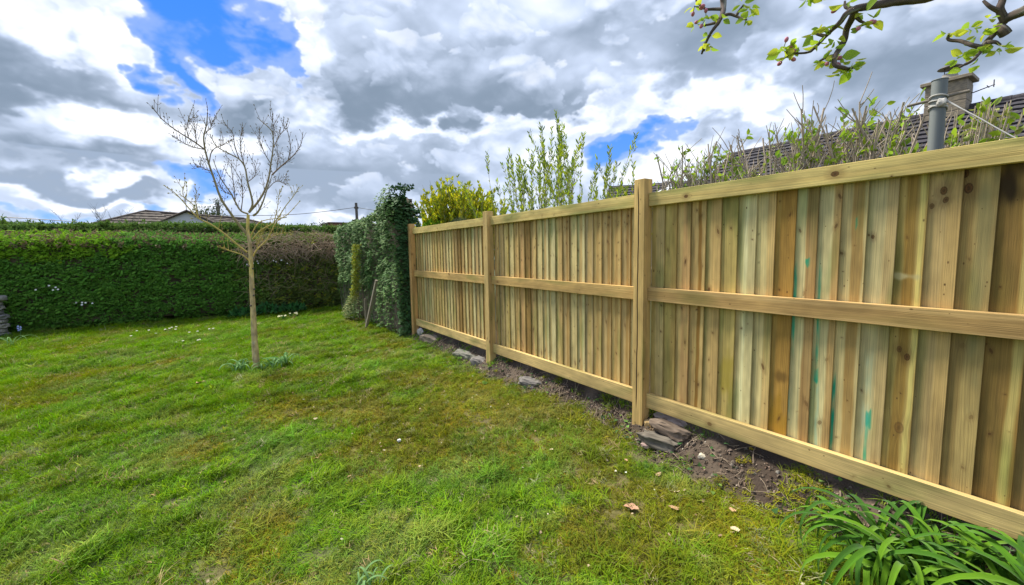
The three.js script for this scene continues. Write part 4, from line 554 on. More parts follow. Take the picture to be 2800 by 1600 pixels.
// the low bungalows beyond the far hedge
{
  const h = thing('long_bungalow', 'low bungalow with long brown tiled roofs beyond the hedges', 'house', [-1, 0, -30]);
  part(h, 'wall', new THREE.BoxGeometry(9, 2.4, 6).translate(0.4, 1.2, -2.5), render);
  slope(h, [-4.9, 3.0, 1.2], [-0.6, 3.0, 1.2], [-2.5, 4.18, -1.6], [-1.9, 4.16, -1.6], 7, tileBrown, { seed: 21, roll: 0.4 });
  slope(h, [-6.4, 2.9, -4.2], [-4.9, 3.0, 1.2], [-2.5, 4.18, -1.7], [-2.5, 4.18, -1.6], 7, tileBrown, { seed: 22, roll: 0.4 });
  slope(h, [-0.6, 3.0, 1.3], [4.6, 3.0, 1.3], [-2.0, 4.1, -1.6], [2.2, 3.86, -1.6], 7, tileBrown, { seed: 23, roll: 0.4 });
  slope(h, [4.6, 3.0, 1.3], [5.4, 2.9, -4], [2.2, 3.86, -1.6], [2.2, 3.86, -1.7], 6, tileBrown, { seed: 24, roll: 0.4 });
  part(h, 'ridge', tube([V(-2.5, 4.2, -1.6), V(-2.0, 4.15, -1.6), V(2.2, 3.9, -1.6)], 0.09, 0.09, 6), tileBrown); part(h, 'hip', tube([V(-2.5, 4.2, -1.6), V(-4.9, 3.05, 1.2)], 0.07, 0.07, 6), tileBrown); part(h, 'hip', tube([V(2.2, 3.9, -1.6), V(4.6, 3.05, 1.3)], 0.07, 0.07, 6), tileBrown);
  const g = thing('gable_porch', 'white gable end with brown verge in front of the long low roofs', 'house', [-1.42, 0, -27.6]);
  const s = new THREE.Shape(); s.moveTo(-1.15, 0); s.lineTo(1.15, 0); s.lineTo(1.15, 3.32); s.lineTo(0, 3.88); s.lineTo(-1.15, 3.32); s.closePath();
  part(g, 'wall', new THREE.ExtrudeGeometry(s, { depth: 0.15, bevelEnabled: false }).translate(0, 0, -0.2), mat([0.55, 0.57, 0.60], 0.8));
  slope(g, [-1.35, 3.2, 0.1], [-1.35, 3.2, -3.4], [0, 3.92, 0.1], [0, 3.92, -3.4], 5, tileBrown, { seed: 25 }); slope(g, [1.35, 3.2, -3.4], [1.35, 3.2, 0.1], [0, 3.92, -3.4], [0, 3.92, 0.1], 5, tileBrown, { seed: 26 });
  part(g, 'verge', tube([V(-1.38, 3.22, 0.12), V(0, 3.95, 0.12)], 0.05, 0.05, 4), tileBrown); part(g, 'verge', tube([V(1.38, 3.22, 0.12), V(0, 3.95, 0.12)], 0.05, 0.05, 4), tileBrown);
  const ae = thing('television_aerial', 'thin television aerial on a pole above the low brown roofs', 'aerial', [-1.55, 3.95, -29.96]), am = mat([0.10, 0.10, 0.11], 0.5);
  part(ae, 'mast', tube([V(0, -0.3, 0), V(0, 1.02, 0)], 0.018, 0.018, 5), am); part(ae, 'boom', tube([V(-0.1, 0.72, 0), V(0.75, 0.74, 0)], 0.012, 0.012, 4), am); for (let k = 0; k < 7; k++) part(ae, 'element', tube([V(0.1 * k, 0.73, -0.18), V(0.1 * k, 0.73, 0.18)], 0.008, 0.008, 4), am); part(ae, 'reflector', tube([V(-0.05, 0.62, 0), V(-0.05, 0.95, 0)], 0.012, 0.012, 4), am);
  // brick gable end further right
  const b = thing('brick_house', 'red-brown brick house corner just above the hedge left of the ivy', 'house', [5.9, 0, -24.8]);
  part(b, 'wall', new THREE.BoxGeometry(2.2, 3.25, 2).translate(0, 1.625, -1), mat([0.26, 0.12, 0.075], 0.95)); part(b, 'roof_edge', slab(2.3, 0.09, 2.1, 0, 3.29, -1), mat([0.10, 0.05, 0.04], 0.9)); for (let y = 2.75; y < 3.2; y += 0.085) part(b, 'brick_course', slab(2.22, 0.07, 0.03, 0, y, 0.0), mat([0.30, 0.13, 0.08], 0.95));
}
// pole and lines
{
  const p = thing('utility_pole', 'wooden utility pole standing far behind the hedge', 'pole', [14.76, 0, -58.15]), pm = mat([0.11, 0.095, 0.085], 0.95);
  part(p, 'pole', tube([V(0, -0.3, 0), V(0.02, 4, 0), V(0, 8.22, 0)], 0.22, 0.17, 10), pm); part(p, 'insulator', new THREE.CylinderGeometry(0.07, 0.09, 0.25, 8).translate(0.2, 7.6, 0), pm); part(p, 'insulator', new THREE.CylinderGeometry(0.07, 0.09, 0.25, 8).translate(-0.2, 7.6, 0), pm);
  const wm = mat([0.05, 0.055, 0.06], 0.7);
  solo('overhead_wire', 'black overhead wire running left from the utility pole', 'wire', tube([V(14.6, 7.62, -58.16), V(10.6, 6.98, -59), V(6.8, 6.55, -59.6), V(-6, 6.1, -61)], 0.035, 0.035, 5, 40), wm);
  solo('overhead_wire', 'black overhead wire running right from the utility pole behind the ivy', 'wire', tube([V(14.9, 7.62, -58.1), V(15.1, 6.9, -53), V(15.3, 6.2, -47.6), V(16, 5.6, -38)], 0.035, 0.03, 5, 40), wm);
  solo('washing_line', 'pale line sagging above the hedge top at the far left', 'line', tube([V(-7.5, 2.95, -18.6), V(-5.5, 2.88, -19), V(-3.8, 2.78, -19.3), V(-2.4, 2.62, -19.5)], 0.013, 0.013, 5, 30), mat([0.55, 0.5, 0.42], 0.8));
}
// clothes post with its rope
{
  const p = thing('clothes_post', 'grey galvanised clothes post with a crossbar standing behind the fence', 'post', [3.62, 0, -0.77]);
  const steel = new THREE.MeshStandardMaterial({ map: dataTex(128, 512, (u, v) => { const l = fbm(u * 5, v * 12, 3, 4), d = ss(0.05, 0.4, fbm(u * 2.5 + 3, v * 5, 6, 3)); return mix3([0.52, 0.54, 0.53], [0.34, 0.36, 0.36], clamp(0.35 + l * 0.5 + d * 0.5)); }), roughness: 0.7, metalness: 0.15 });
  part(p, 'pipe', tube([V(0, -0.2, 0), V(0, 1.2, 0.004), V(0, 2.572, 0)], 0.036, 0.036, 24, 30), steel); part(p, 'rim', new THREE.TorusGeometry(0.0355, 0.0035, 8, 28).rotateX(Math.PI / 2).translate(0, 2.57, 0), steel); part(p, 'crossbar', tube([V(-0.03, 2.452, -0.135), V(0.02, 2.475, 0.125)], 0.0085, 0.0085, 8), mat([0.20, 0.17, 0.13], 0.8));
  const rope = thing('clothes_rope', 'frayed white rope tied round the clothes post and running down right', 'rope', [3.62, 2.4, -0.77]), rm = mat([0.50, 0.48, 0.44], 0.95);
  for (let k = 0; k < 4; k++) { const y = -0.0 + 0.022 * k + 0.006 * N(k * 3, 1), tilt = 0.025 * N(k * 5, 2) * 2, pts = [...Array(17)].map((_, j) => { const a = j / 16 * 6.283; return V(0.041 * Math.cos(a), y + tilt * Math.cos(a + k), 0.041 * Math.sin(a)); }); part(rope, 'turn', tube(pts, 0.0042, 0.0042, 5, 48), rm); }
  part(rope, 'knot', rock(95, 1, 0.25, 2), rm).position.set(-0.038, 0.03, 0.022); rope.children.at(-1).scale.set(0.02, 0.024, 0.02);
  part(rope, 'line', tube([V(-0.024, 0.04, 0.034), V(-0.05, -0.09, 0.17), V(-0.07, -0.24, 0.32), V(-0.1, -0.62, 0.75), V(-0.12, -1.3, 1.6)], 0.0036, 0.0036, 6, 40), rm);
  part(rope, 'line', tube([V(-0.026, 0.045, 0.034), V(-0.03, -0.02, 0.10), V(-0.035, -0.13, 0.19)], 0.003, 0.002, 5, 12), rm);
}
// ---------------------------------------------------------------- the neighbours' shrubs
const twigGrey = mat([0.34, 0.29, 0.215], 0.9), twigTan = mat([0.44, 0.36, 0.27], 0.9), LANCE = [[0, 0.03], [0.3, 0.13], [0.6, 0.14], [0.85, 0.08], [1, 0.01]];
// upright stems in fans, leaves in pairs up each stem
function fanShrub(o) {
  const t = thing('tall_shrub', o.label, 'shrub', o.at, o.group), R = rng(o.seed), leaf = leafShape(o.leaf, o.outline ?? LANCE, 0.3, 0.12), soup = new Soup(), stems = [];
  const grow = (base, dir, len, r, order) => {
    const pts = [base.clone()], d = dir.clone(), n = 6; for (let j = 0; j < n; j++) { d.add(V((R() - 0.5) * 0.2, 0.05, (R() - 0.5) * 0.2)).normalize(); pts.push(pts[j].clone().addScaledVector(d, len / n)); }
    (order ? stems : stems).push([pts, r, order]);
    const c = new THREE.CatmullRomCurve3(pts), m = Math.round(len / o.gap);
    for (let j = 2; j <= m; j++) { const s = j / m, q = c.getPoint(s), T = c.getTangent(s), a0 = R() * 6.28; if (q.y < o.leafFrom || R() > o.leafy(q.y, s)) continue; for (const a of [a0, a0 + Math.PI]) { const dd = V(Math.cos(a), 0, Math.sin(a)).multiplyScalar(0.7).add(T).normalize(); soup.add(leaf, towards(q.x, q.y, q.z, dd, R() * 6.28, (0.6 + 0.6 * R()) * (s > 0.92 ? 1.15 : 1)), vary(R, o.color(R, q), 0.5)); } }
    if (order < o.orders) for (let k = 0; k < o.forks; k++) { const s = 0.45 + 0.4 * R(), a = R() * 6.28; grow(c.getPoint(s), c.getTangent(s).add(V(Math.cos(a) * o.spread, 0.15, Math.sin(a) * o.spread)).normalize(), len * Math.min(0.10 + 0.2 * R(), 0.98 - s), r * 0.55, order + 1); }
  };
  o.stems.forEach(([x, z, h, lx, lz]) => grow(V(x, 0, z), V(lx, 1, lz).normalize(), h, o.r, 0));
  stems.filter((s) => !s[2]).forEach(([p, r]) => part(t, 'stem', tube(p, r, r * 0.25, 5), o.bark ?? twigGrey));
  const thin = stems.filter((s) => s[2]).map(([p, r]) => tube(p, r, r * 0.3, 4, 8, false)); if (thin.length) part(t, 'twigs', mergeGeometries(thin), o.bark ?? twigGrey).userData.kind = 'stuff';
  part(t, 'leaves', soup.build(), leafMat([1, 1, 1], o.through ?? 0.4, { vertexColors: true })).userData.kind = 'stuff';
  return t;
}
{
  let R = rng(51); const stems = [[-0.40, -0.3, 3.1, -0.13, -0.07], [-0.3, -0.25, 3.4, -0.05, -0.05], [-0.26, -0.12, 3.42, -0.02, -0.04]];
  for (let k = 0; k < 40; k++) { const a = R() * 6.28, d = Math.sqrt(R()), x = 0.55 * d * Math.cos(a) - 0.02, z = 0.62 * d * Math.sin(a); stems.push([x, z, 3.5 - 0.55 * d * d - 0.55 * R() - (z > 0.1 ? 0.5 * z : 0), x * 0.24 + 0.10 * (R() - 0.5), z * 0.28 + 0.10 * (R() - 0.5)]); }
  stems.push([0.1, 0.05, 3.62, 0.02, 0.0], [0.12, 0.0, 3.55, 0.03, 0.03], [0.3, 0.5, 2.8, 0.08, 0.12], [0.35, 0.6, 2.7, 0.08, 0.13], [0.2, 0.4, 3.0, 0.05, 0.1]);
  fanShrub({ label: 'tall sparse shrub of upright leafy stems behind the middle fence bay', seed: 52, at: [4.22, 0, -4.95], stems, r: 0.008, gap: 0.030, leafFrom: 1.7, leafy: (y, s) => (s > 0.9 ? 1 : 0.6), leaf: 0.062, spread: 0.42, orders: 1, forks: 3, color: (R, q) => (R() < 0.6 ? [0.37, 0.46, 0.018] : [0.15, 0.23, 0.03]) });
  R = rng(53); const st2 = []; for (let k = 0; k < 80; k++) { const a = R() * 6.28, d = Math.sqrt(R()), x = 0.9 * d * Math.cos(a), z = 1.0 * d * Math.sin(a); st2.push([x * 0.9, z * 0.9, 3.36 - 0.6 * d * d - 0.35 * R(), x * 0.06, z * 0.06]); }
  fanShrub({ label: 'rounded yellow-green shrub behind the far fence bay beside the ivy', seed: 54, at: [4.5, 0, -8.9], stems: st2, r: 0.010, gap: 0.026, leafFrom: 1.5, leafy: (y, s) => (s > 0.93 ? 0.25 : 0.95), leaf: 0.075, outline: OVAL, spread: 0.7, orders: 1, forks: 6, through: 0.5, bark: twigGrey, color: (R) => { const t = R(); return t < 0.5 ? [0.48, 0.47, 0.015] : t < 0.8 ? [0.33, 0.39, 0.015] : [0.17, 0.25, 0.02]; } });
  R = rng(55); const st3 = []; for (let k = 0; k < 20; k++) st3.push([(R() - 0.5) * 0.5, (R() - 0.5) * 0.9, 2.15 + 0.35 * R(), (R() - 0.5) * 0.3, (R() - 0.5) * 0.3]);
  fanShrub({ label: 'low golden-leaved shrub just left of the middle post', seed: 56, at: [5.1, 0, -4.6], stems: st3, r: 0.009, gap: 0.032, leafFrom: 1.7, leafy: () => 1, leaf: 0.05, outline: OVAL, spread: 0.5, orders: 1, forks: 2, color: (R) => (R() < 0.5 ? [0.42, 0.46, 0.02] : [0.26, 0.34, 0.025]) });
}
// green clipped mound and grey-green lavender-like mound at the foot of the yellow shrub
for (const [label, at, rx, rz, top, c, seed, L] of [['bright green clipped bush peeping over the far bay beside the ivy', [3.75, 0, -8.55], 0.4, 0.5, 2.30, [0.15, 0.30, 0.01], 61, 0.04], ['grey-green wispy bush peeping over the far bay rail', [4.05, 0, -7.9], 0.45, 0.62, 2.26, [0.11, 0.14, 0.07], 62, 0.07]]) {
  const o = thing('low_bush', label, 'bush', at), R = rng(seed), l = [], leaf = leafShape(L, seed === 62 ? [[0, 0.02], [0.5, 0.05], [1, 0.01]] : OVAL, 0.2, 0.1);
  for (let k = 0; k < 3800; k++) { const a = R() * 6.28, d = Math.sqrt(R()), y = top - 0.5 * d * d * (0.8 + 0.4 * R()) - 0.25 * R() * R(); l.push([place(Math.cos(a) * d * rx, y, Math.sin(a) * d * rz, (R() - 0.5) * 1.1, R() * 6.28, (R() - 0.5) * 0.6, 0.7 + 0.6 * R()), vary(R, c, 0.5)]); }
  copies('leaves', leaf, leafMat([1, 1, 1], 0.35), l, o); part(o, 'stem', tube([V(0, 0, 0), V(0.02, 1, 0), V(0, top - 0.35, 0)], 0.03, 0.02, 6), twigGrey); part(o, 'inner_core', new THREE.SphereGeometry(1, 16, 12).scale(rx * 0.8, 0.55, rz * 0.8).translate(0, top - 0.75, 0), mat([0.03, 0.04, 0.015], 1));  // near-black core: the shade among the leaves is put into its colour
}
// hard-pruned shrubs in a row just behind the nearest bay
{
  const spots = [[3.86, -2.55, 2.62, 0.20, 'hard-pruned shrub with bushy green tips, nearest the middle post'], [3.84, -2.1, 2.55, 0.22, 'pruned bare shrub with two tall forked stubs, second from the middle post'], [3.86, -1.62, 2.56, 0.20, 'pruned shrub with one thick stub, in the middle of the row'], [3.88, -1.38, 2.64, 0.17, 'dense fan of bare pinkish pruned twigs behind the fence'], [3.86, -1.14, 2.60, 0.16, 'pruned shrub with the tallest bare stems in the row'], [3.84, -0.94, 2.40, 0.15, 'low twiggy pruned shrub just left of the clothes post']];
  const leaf = leafShape(0.05, OVAL, 0.3, 0.2), R = rng(57);
  spots.forEach(([x0, z0, H, w, label], n) => {
    const t = thing('pruned_shrub', label, 'shrub', [x0, 0, z0], 'pruned shrubs behind the fence'), soup = new Soup(), thin = [], m = n % 2 ? twigTan : twigGrey;
    const count = [42, 29, 33, 44, 30, 42][n];
    for (let k = 0; k < count; k++) {
      const tallOne = k < 5, x = (R() - 0.5) * 0.34, z = (R() - 0.5) * 2 * w, h = (tallOne ? H : H - 0.12 - 0.26 * R() - 0.5 * (R() < 0.3 ? R() : 0)) - (tallOne ? 0.06 * R() : 0), lean = 0.25, r = tallOne ? 0.006 + 0.003 * R() : 0.003 + 0.005 * R();
      const a = V(x * 0.5, 1.1, z * 0.6), b = V(x + (R() - 0.5) * 0.1, 1.7, z + (R() - 0.5) * 0.08), c = V(x + (R() - 0.5) * lean, 0.5 * (1.7 + h), z + (R() - 0.5) * lean), e = V(c.x + (R() - 0.5) * lean, h, c.z + (R() - 0.5) * lean);
      const pts = [a, b, c, e]; part(t, 'stem', tube(pts, r * 1.3, r * 0.72, 6, 12), m);
      const cv = new THREE.CatmullRomCurve3(pts);
      for (let j = 0; j < 7; j++) { const s = 0.5 + 0.5 * R(), q = cv.getPoint(s), d = V((R() - 0.5) * 1.6, 0.8 + 0.5 * R(), (R() - 0.5) * 1.6).normalize(), L = 0.06 + 0.2 * R(); thin.push(tube([q, q.clone().addScaledVector(d, L * 0.6).add(V((R() - 0.5) * 0.02, 0, (R() - 0.5) * 0.02)), q.clone().addScaledVector(d, L)], 0.0035, 0.0022, 4, 3, true)); if (R() < 0.26 && q.y < H - 0.10) for (let i = 0; i < 5; i++) { const dd = V(R() - 0.5, R() * 0.9 - 0.1, R() - 0.5).normalize(), e2 = q.clone().addScaledVector(d, L * R()); soup.add(leaf, towards(e2.x, e2.y, e2.z, dd, R() * 6.28, 0.6 + 0.7 * R()), vary(R, R() < 0.6 ? [0.34, 0.50, 0.03] : [0.24, 0.37, 0.045], 0.4)); } }
    }
    part(t, 'stool', rock(96 + n, 1, 0.2, 2), twigGrey).scale.set(0.14, 0.16, w * 0.9); t.children.at(-1).position.set(0, 1.02, 0); part(t, 'trunk', tube([V(0, -0.05, 0), V(0.01, 0.5, 0), V(0, 1.05, 0)], 0.07, 0.08, 8), twigGrey);
    if (n === 2) part(t, 'stub', tube([V(0, 1.1, -0.02), V(0.0, 1.8, -0.03), V(0.01, 2.31, -0.03)], 0.035, 0.028, 9), twigTan);
    part(t, 'twigs', mergeGeometries(thin), m).userData.kind = 'stuff'; if (soup.p.length) part(t, 'leaves', soup.build(), leafMat([1, 1, 1], 0.45, { vertexColors: true })).userData.kind = 'stuff';
  });
  // leafy climber to the right of the clothes post
  const o = thing('leafy_climber', 'bright green leafy climber on bare stems right of the clothes post', 'climber', [3.9, 0, -0.66]), list = [], big = leafShape(0.062, OVAL, 0.3, 0.25), soup = new Soup();
  for (let k = 0; k < 44; k++) { const x = (R() - 0.5) * 0.25, z = (R() - 0.5) * 0.22, h = 2.44 - 0.6 * R() * Math.abs(z * 4), d = V(x * 0.5 + 0.1 * (R() - 0.5), 1, z * 0.9 + 0.12).normalize(), pts = [V(x * 0.3, 0.9, z * 0.2), V(x, 1.7, z), V(x + d.x * 0.3, 2.0 + 0.1 * R(), z + d.z * 0.2), V(x + d.x * 0.5, h, z + d.z * 0.45)]; list.push(tube(pts, 0.006, 0.003, 5, 12)); const cv = new THREE.CatmullRomCurve3(pts); for (let j = 0; j < 9; j++) { const q = cv.getPoint(0.5 + 0.5 * R()), dd = V(R() - 0.5, R() * 0.8 - 0.2, R() - 0.5).normalize(); soup.add(big, towards(q.x, q.y, q.z, dd, R() * 6.28, 0.5 + 0.6 * R()), vary(R, R() < 0.55 ? [0.32, 0.48, 0.03] : [0.34, 0.37, 0.10], 0.4)); } }
  part(o, 'stems', mergeGeometries(list), twigTan).userData.kind = 'stuff'; part(o, 'leaves', soup.build(), leafMat([1, 1, 1], 0.45, { vertexColors: true })).userData.kind = 'stuff'; part(o, 'trunk', tube([V(0, -0.05, 0), V(0.02, 0.5, 0.01), V(0, 0.95, 0)], 0.04, 0.04, 7), twigGrey);
  const sp = o; for (const [y, z, x, ry] of [[2.37, 0.30, -0.02, 0.6], [2.33, 0.34, 0.02, 1.6], [2.40, 0.24, 0, -0.8], [2.31, 0.36, -0.03, 2.6], [2.36, 0.38, 0, 0.1]]) { const l = part(sp, 'leaf', leafShape(0.11, LANCE.map(([a, b]) => [a, b * 1.5]), 0.3, 0.3), leafMat([0.24, 0.42, 0.02], 0.5)); l.applyMatrix4(towards(x, y, z, V(Math.sin(ry) * 0.6, 0.45, 0.5 + 0.4 * Math.cos(ry)).normalize(), ry, 1)); }
}
// far trees above the roofs
{
  const tree = (name, label, at, h, w, col, n, L, sparse, seed) => { const t = thing(name, label, 'tree', at, undefined), R = rng(seed), l = [], leaf = leafShape(L, OVAL, 0.2, 0.1), br = []; part(t, 'trunk', tube([V(0, -0.1, 0), V(0.05 * w, h * 0.4, 0), V(0, h * 0.92, 0)], 0.03 * h, 0.006 * h, 8), mat([0.15, 0.13, 0.10])); for (let k = 0; k < n; k++) { const c = [Math.floor(R() * 26), 0][0], cr = rng(seed * 50 + c), a0 = cr() * 6.28, hh = 0.35 + 0.6 * cr(), rr = w * (sparse ? 0.6 : 1) * Math.sqrt(cr()) * Math.sin(Math.PI * clamp(hh * 0.95)), cx = Math.cos(a0) * rr, cz = Math.sin(a0) * rr, s = w * 0.32, u = R() * 6.28, v = Math.acos(2 * R() - 1), q = Math.cbrt(R()) * s; l.push([place(cx + q * Math.sin(v) * Math.cos(u), hh * h + q * Math.cos(v) * 0.8, cz + q * Math.sin(v) * Math.sin(u), R() * 3, R() * 6.28, R(), 0.7 + 0.6 * R()), vary(R, col, 0.5)]); if (k < 26) br.push(tube([V(0, hh * h * 0.75, 0), V(cx * 0.6, hh * h * 0.9, cz * 0.6), V(cx, hh * h, cz)], 0.008 * h, 0.003 * h, 4, 4, false)); } part(t, 'limbs', mergeGeometries(br), mat([0.15, 0.13, 0.10])); copies('crown', leaf, leafMat([1, 1, 1], 0.25), l, t); };
  tree('evergreen_tree', 'dark green rounded tree just above the low roofs behind the young tree', [-0.9, 0, -45], 5.75, 2.1, [0.05, 0.08, 0.02], 2600, 0.16, false, 91);
  tree('birch_tree', 'pale wispy birch tree rising beyond the rounded evergreen', [-0.2, 0, -52], 7.6, 1.3, [0.15, 0.20, 0.16], 900, 0.12, true, 92);
  tree('conifer', 'flat dark conifer sprays left of the aerial above the low roofs', [-3.2, 0, -45], 5.5, 1.3, [0.03, 0.05, 0.025], 900, 0.14, true, 93);
  tree('dark_shrub', 'small dark shrub top showing above the hedge left of the brick house', [4.3, 0, -24.6], 3.4, 0.8, [0.03, 0.055, 0.03], 900, 0.08, false, 94);
}
// ---------------------------------------------------------------- turf
{
  const R = rng(3), tuftGeo = (seed, n, h, w, spread, lean) => {
    const r = rng(seed), pos = [], idx = [], nor = [];
    for (let k = 0; k < n; k++) {
      const a = r() * 6.283, d = spread * Math.sqrt(r()), x = Math.cos(a) * d, z = Math.sin(a) * d, L = h * (0.55 + 0.75 * r()), b = r() * 6.283, bend = lean * (0.4 + 1.1 * r()), dx = Math.cos(b), dz = Math.sin(b), ww = w * (0.7 + 0.6 * r()), px = -dz * ww / 2, pz = dx * ww / 2, i0 = pos.length / 3;
      for (const [t, k2] of [[0, 0.8], [0.35, 1], [0.7, 0.75], [1, 0]]) { const o = bend * L * t * t, y = L * t * (1 - 0.3 * bend * t); const cx = x + dx * o, cz = z + dz * o; if (k2) { pos.push(cx - px * k2, y, cz - pz * k2, cx + px * k2, y, cz + pz * k2); nor.push(dx * 0.3, 0.9, dz * 0.3, dx * 0.3, 0.9, dz * 0.3); } else { pos.push(cx, y, cz); nor.push(dx * 0.3, 0.9, dz * 0.3); } }
      idx.push(i0, i0 + 1, i0 + 2, i0 + 1, i0 + 3, i0 + 2, i0 + 2, i0 + 3, i0 + 4, i0 + 3, i0 + 5, i0 + 4, i0 + 4, i0 + 5, i0 + 6);
    }
    const g = new THREE.BufferGeometry(); g.setAttribute('position', new THREE.Float32BufferAttribute(pos, 3)); g.setIndex(idx); g.computeVertexNormals(); return g;
  };
  const blade = leafMat([1, 1, 1], 0.3), short = [1, 2, 3].map((s) => tuftGeo(s, 16, 0.042, 0.0036, 0.045, 0.9)), longT = [4, 5].map((s) => tuftGeo(s, 20, 0.078, 0.0048, 0.055, 1.3)), moss = [6, 7].map((s) => tuftGeo(s, 30, 0.017, 0.0042, 0.042, 1.3));
  const lists = { s: [[], [], []], l: [[], []], m: [[], []] };
  const scatter = (x0, x1, z0, z1, per, scale) => {
    const n = (x1 - x0) * (z1 - z0) * per;
    for (let k = 0; k < n; k++) {
      const x = mix(x0, x1, R()), z = mix(z0, z1, R()), e = soilEdge(z) + 0.06 * N(x * 7, z * 7) + 0.10 * (R() - 0.5); if (x > e && R() > 0.06 + 0.5 * ss(0.05, 0.35, N(x * 4, z * 3, 17))) continue;
      const b = clamp(barePatch(x, z)); if (R() < b * 0.72) continue;
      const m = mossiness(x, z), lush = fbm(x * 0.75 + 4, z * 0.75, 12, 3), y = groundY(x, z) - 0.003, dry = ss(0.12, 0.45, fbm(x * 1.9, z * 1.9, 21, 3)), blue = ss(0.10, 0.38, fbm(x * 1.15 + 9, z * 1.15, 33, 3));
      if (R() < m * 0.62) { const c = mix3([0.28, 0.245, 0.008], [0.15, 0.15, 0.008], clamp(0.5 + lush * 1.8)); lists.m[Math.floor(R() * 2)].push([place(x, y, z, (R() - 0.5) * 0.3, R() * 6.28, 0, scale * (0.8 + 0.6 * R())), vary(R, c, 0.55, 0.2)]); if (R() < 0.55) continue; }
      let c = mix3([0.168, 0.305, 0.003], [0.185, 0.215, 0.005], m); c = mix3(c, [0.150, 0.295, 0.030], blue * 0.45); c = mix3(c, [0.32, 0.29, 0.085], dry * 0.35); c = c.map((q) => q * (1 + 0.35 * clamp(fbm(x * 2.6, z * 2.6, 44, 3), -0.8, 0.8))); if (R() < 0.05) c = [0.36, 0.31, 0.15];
      const clumpy = ss(0.05, 0.4, fbm(x * 3.3 + 6, z * 3.3, 51, 3)), comb = N(x * 0.8, z * 0.8, 14) * 0.9 + 0.7, tall = R() < clumpy * 0.38 * (1 - 0.7 * m), dir = comb + Math.PI * 0.5;
      const m4 = place(x, y, z, (R() - 0.5) * 0.5 + 0.45 * Math.cos(dir), R() * 6.28, 0.45 * Math.sin(dir) + (R() - 0.5) * 0.5, [scale * (0.8 + 0.5 * R()), scale * (0.65 + 0.5 * R()) * (1 + 0.35 * lush), scale * (0.8 + 0.5 * R())], 'XZY');
      (tall ? lists.l[Math.floor(R() * 2)] : lists.s[Math.floor(R() * 3)]).push([m4, vary(R, c, 0.6, 0.25)]);
    }
  };
  scatter(-2.3, 3.0, -4.6, 0.4, 1150, 0.95); scatter(-3.6, 3.0, -8.2, -4.6, 700, 1.15); scatter(-6.4, 3.0, -13.6, -8.2, 430, 1.35);
  const n = 'turf_grass'; for (const [k, g] of short.entries()) tag(copies(numbered(n), g, blade, lists.s[k]), ['short mown grass blades over the whole lawn', 'short mown grass blades leaning every way across the lawn', 'fine short grass filling the lawn'][k], 'grass', 'turf of the lawn', 'stuff');
  for (const [k, g] of longT.entries()) tag(copies(numbered(n), g, blade, lists.l[k]), ['longer lush grass tufts in patches of the lawn', 'longer leaning grass tufts scattered in the lawn'][k], 'grass', 'turf of the lawn', 'stuff');
  for (const [k, g] of moss.entries()) tag(copies(numbered('lawn_moss'), g, blade, lists.m[k]), ['yellow-green moss cushions between the grass', 'olive moss filling thin patches of the lawn'][k], 'moss', 'turf of the lawn', 'stuff');
}
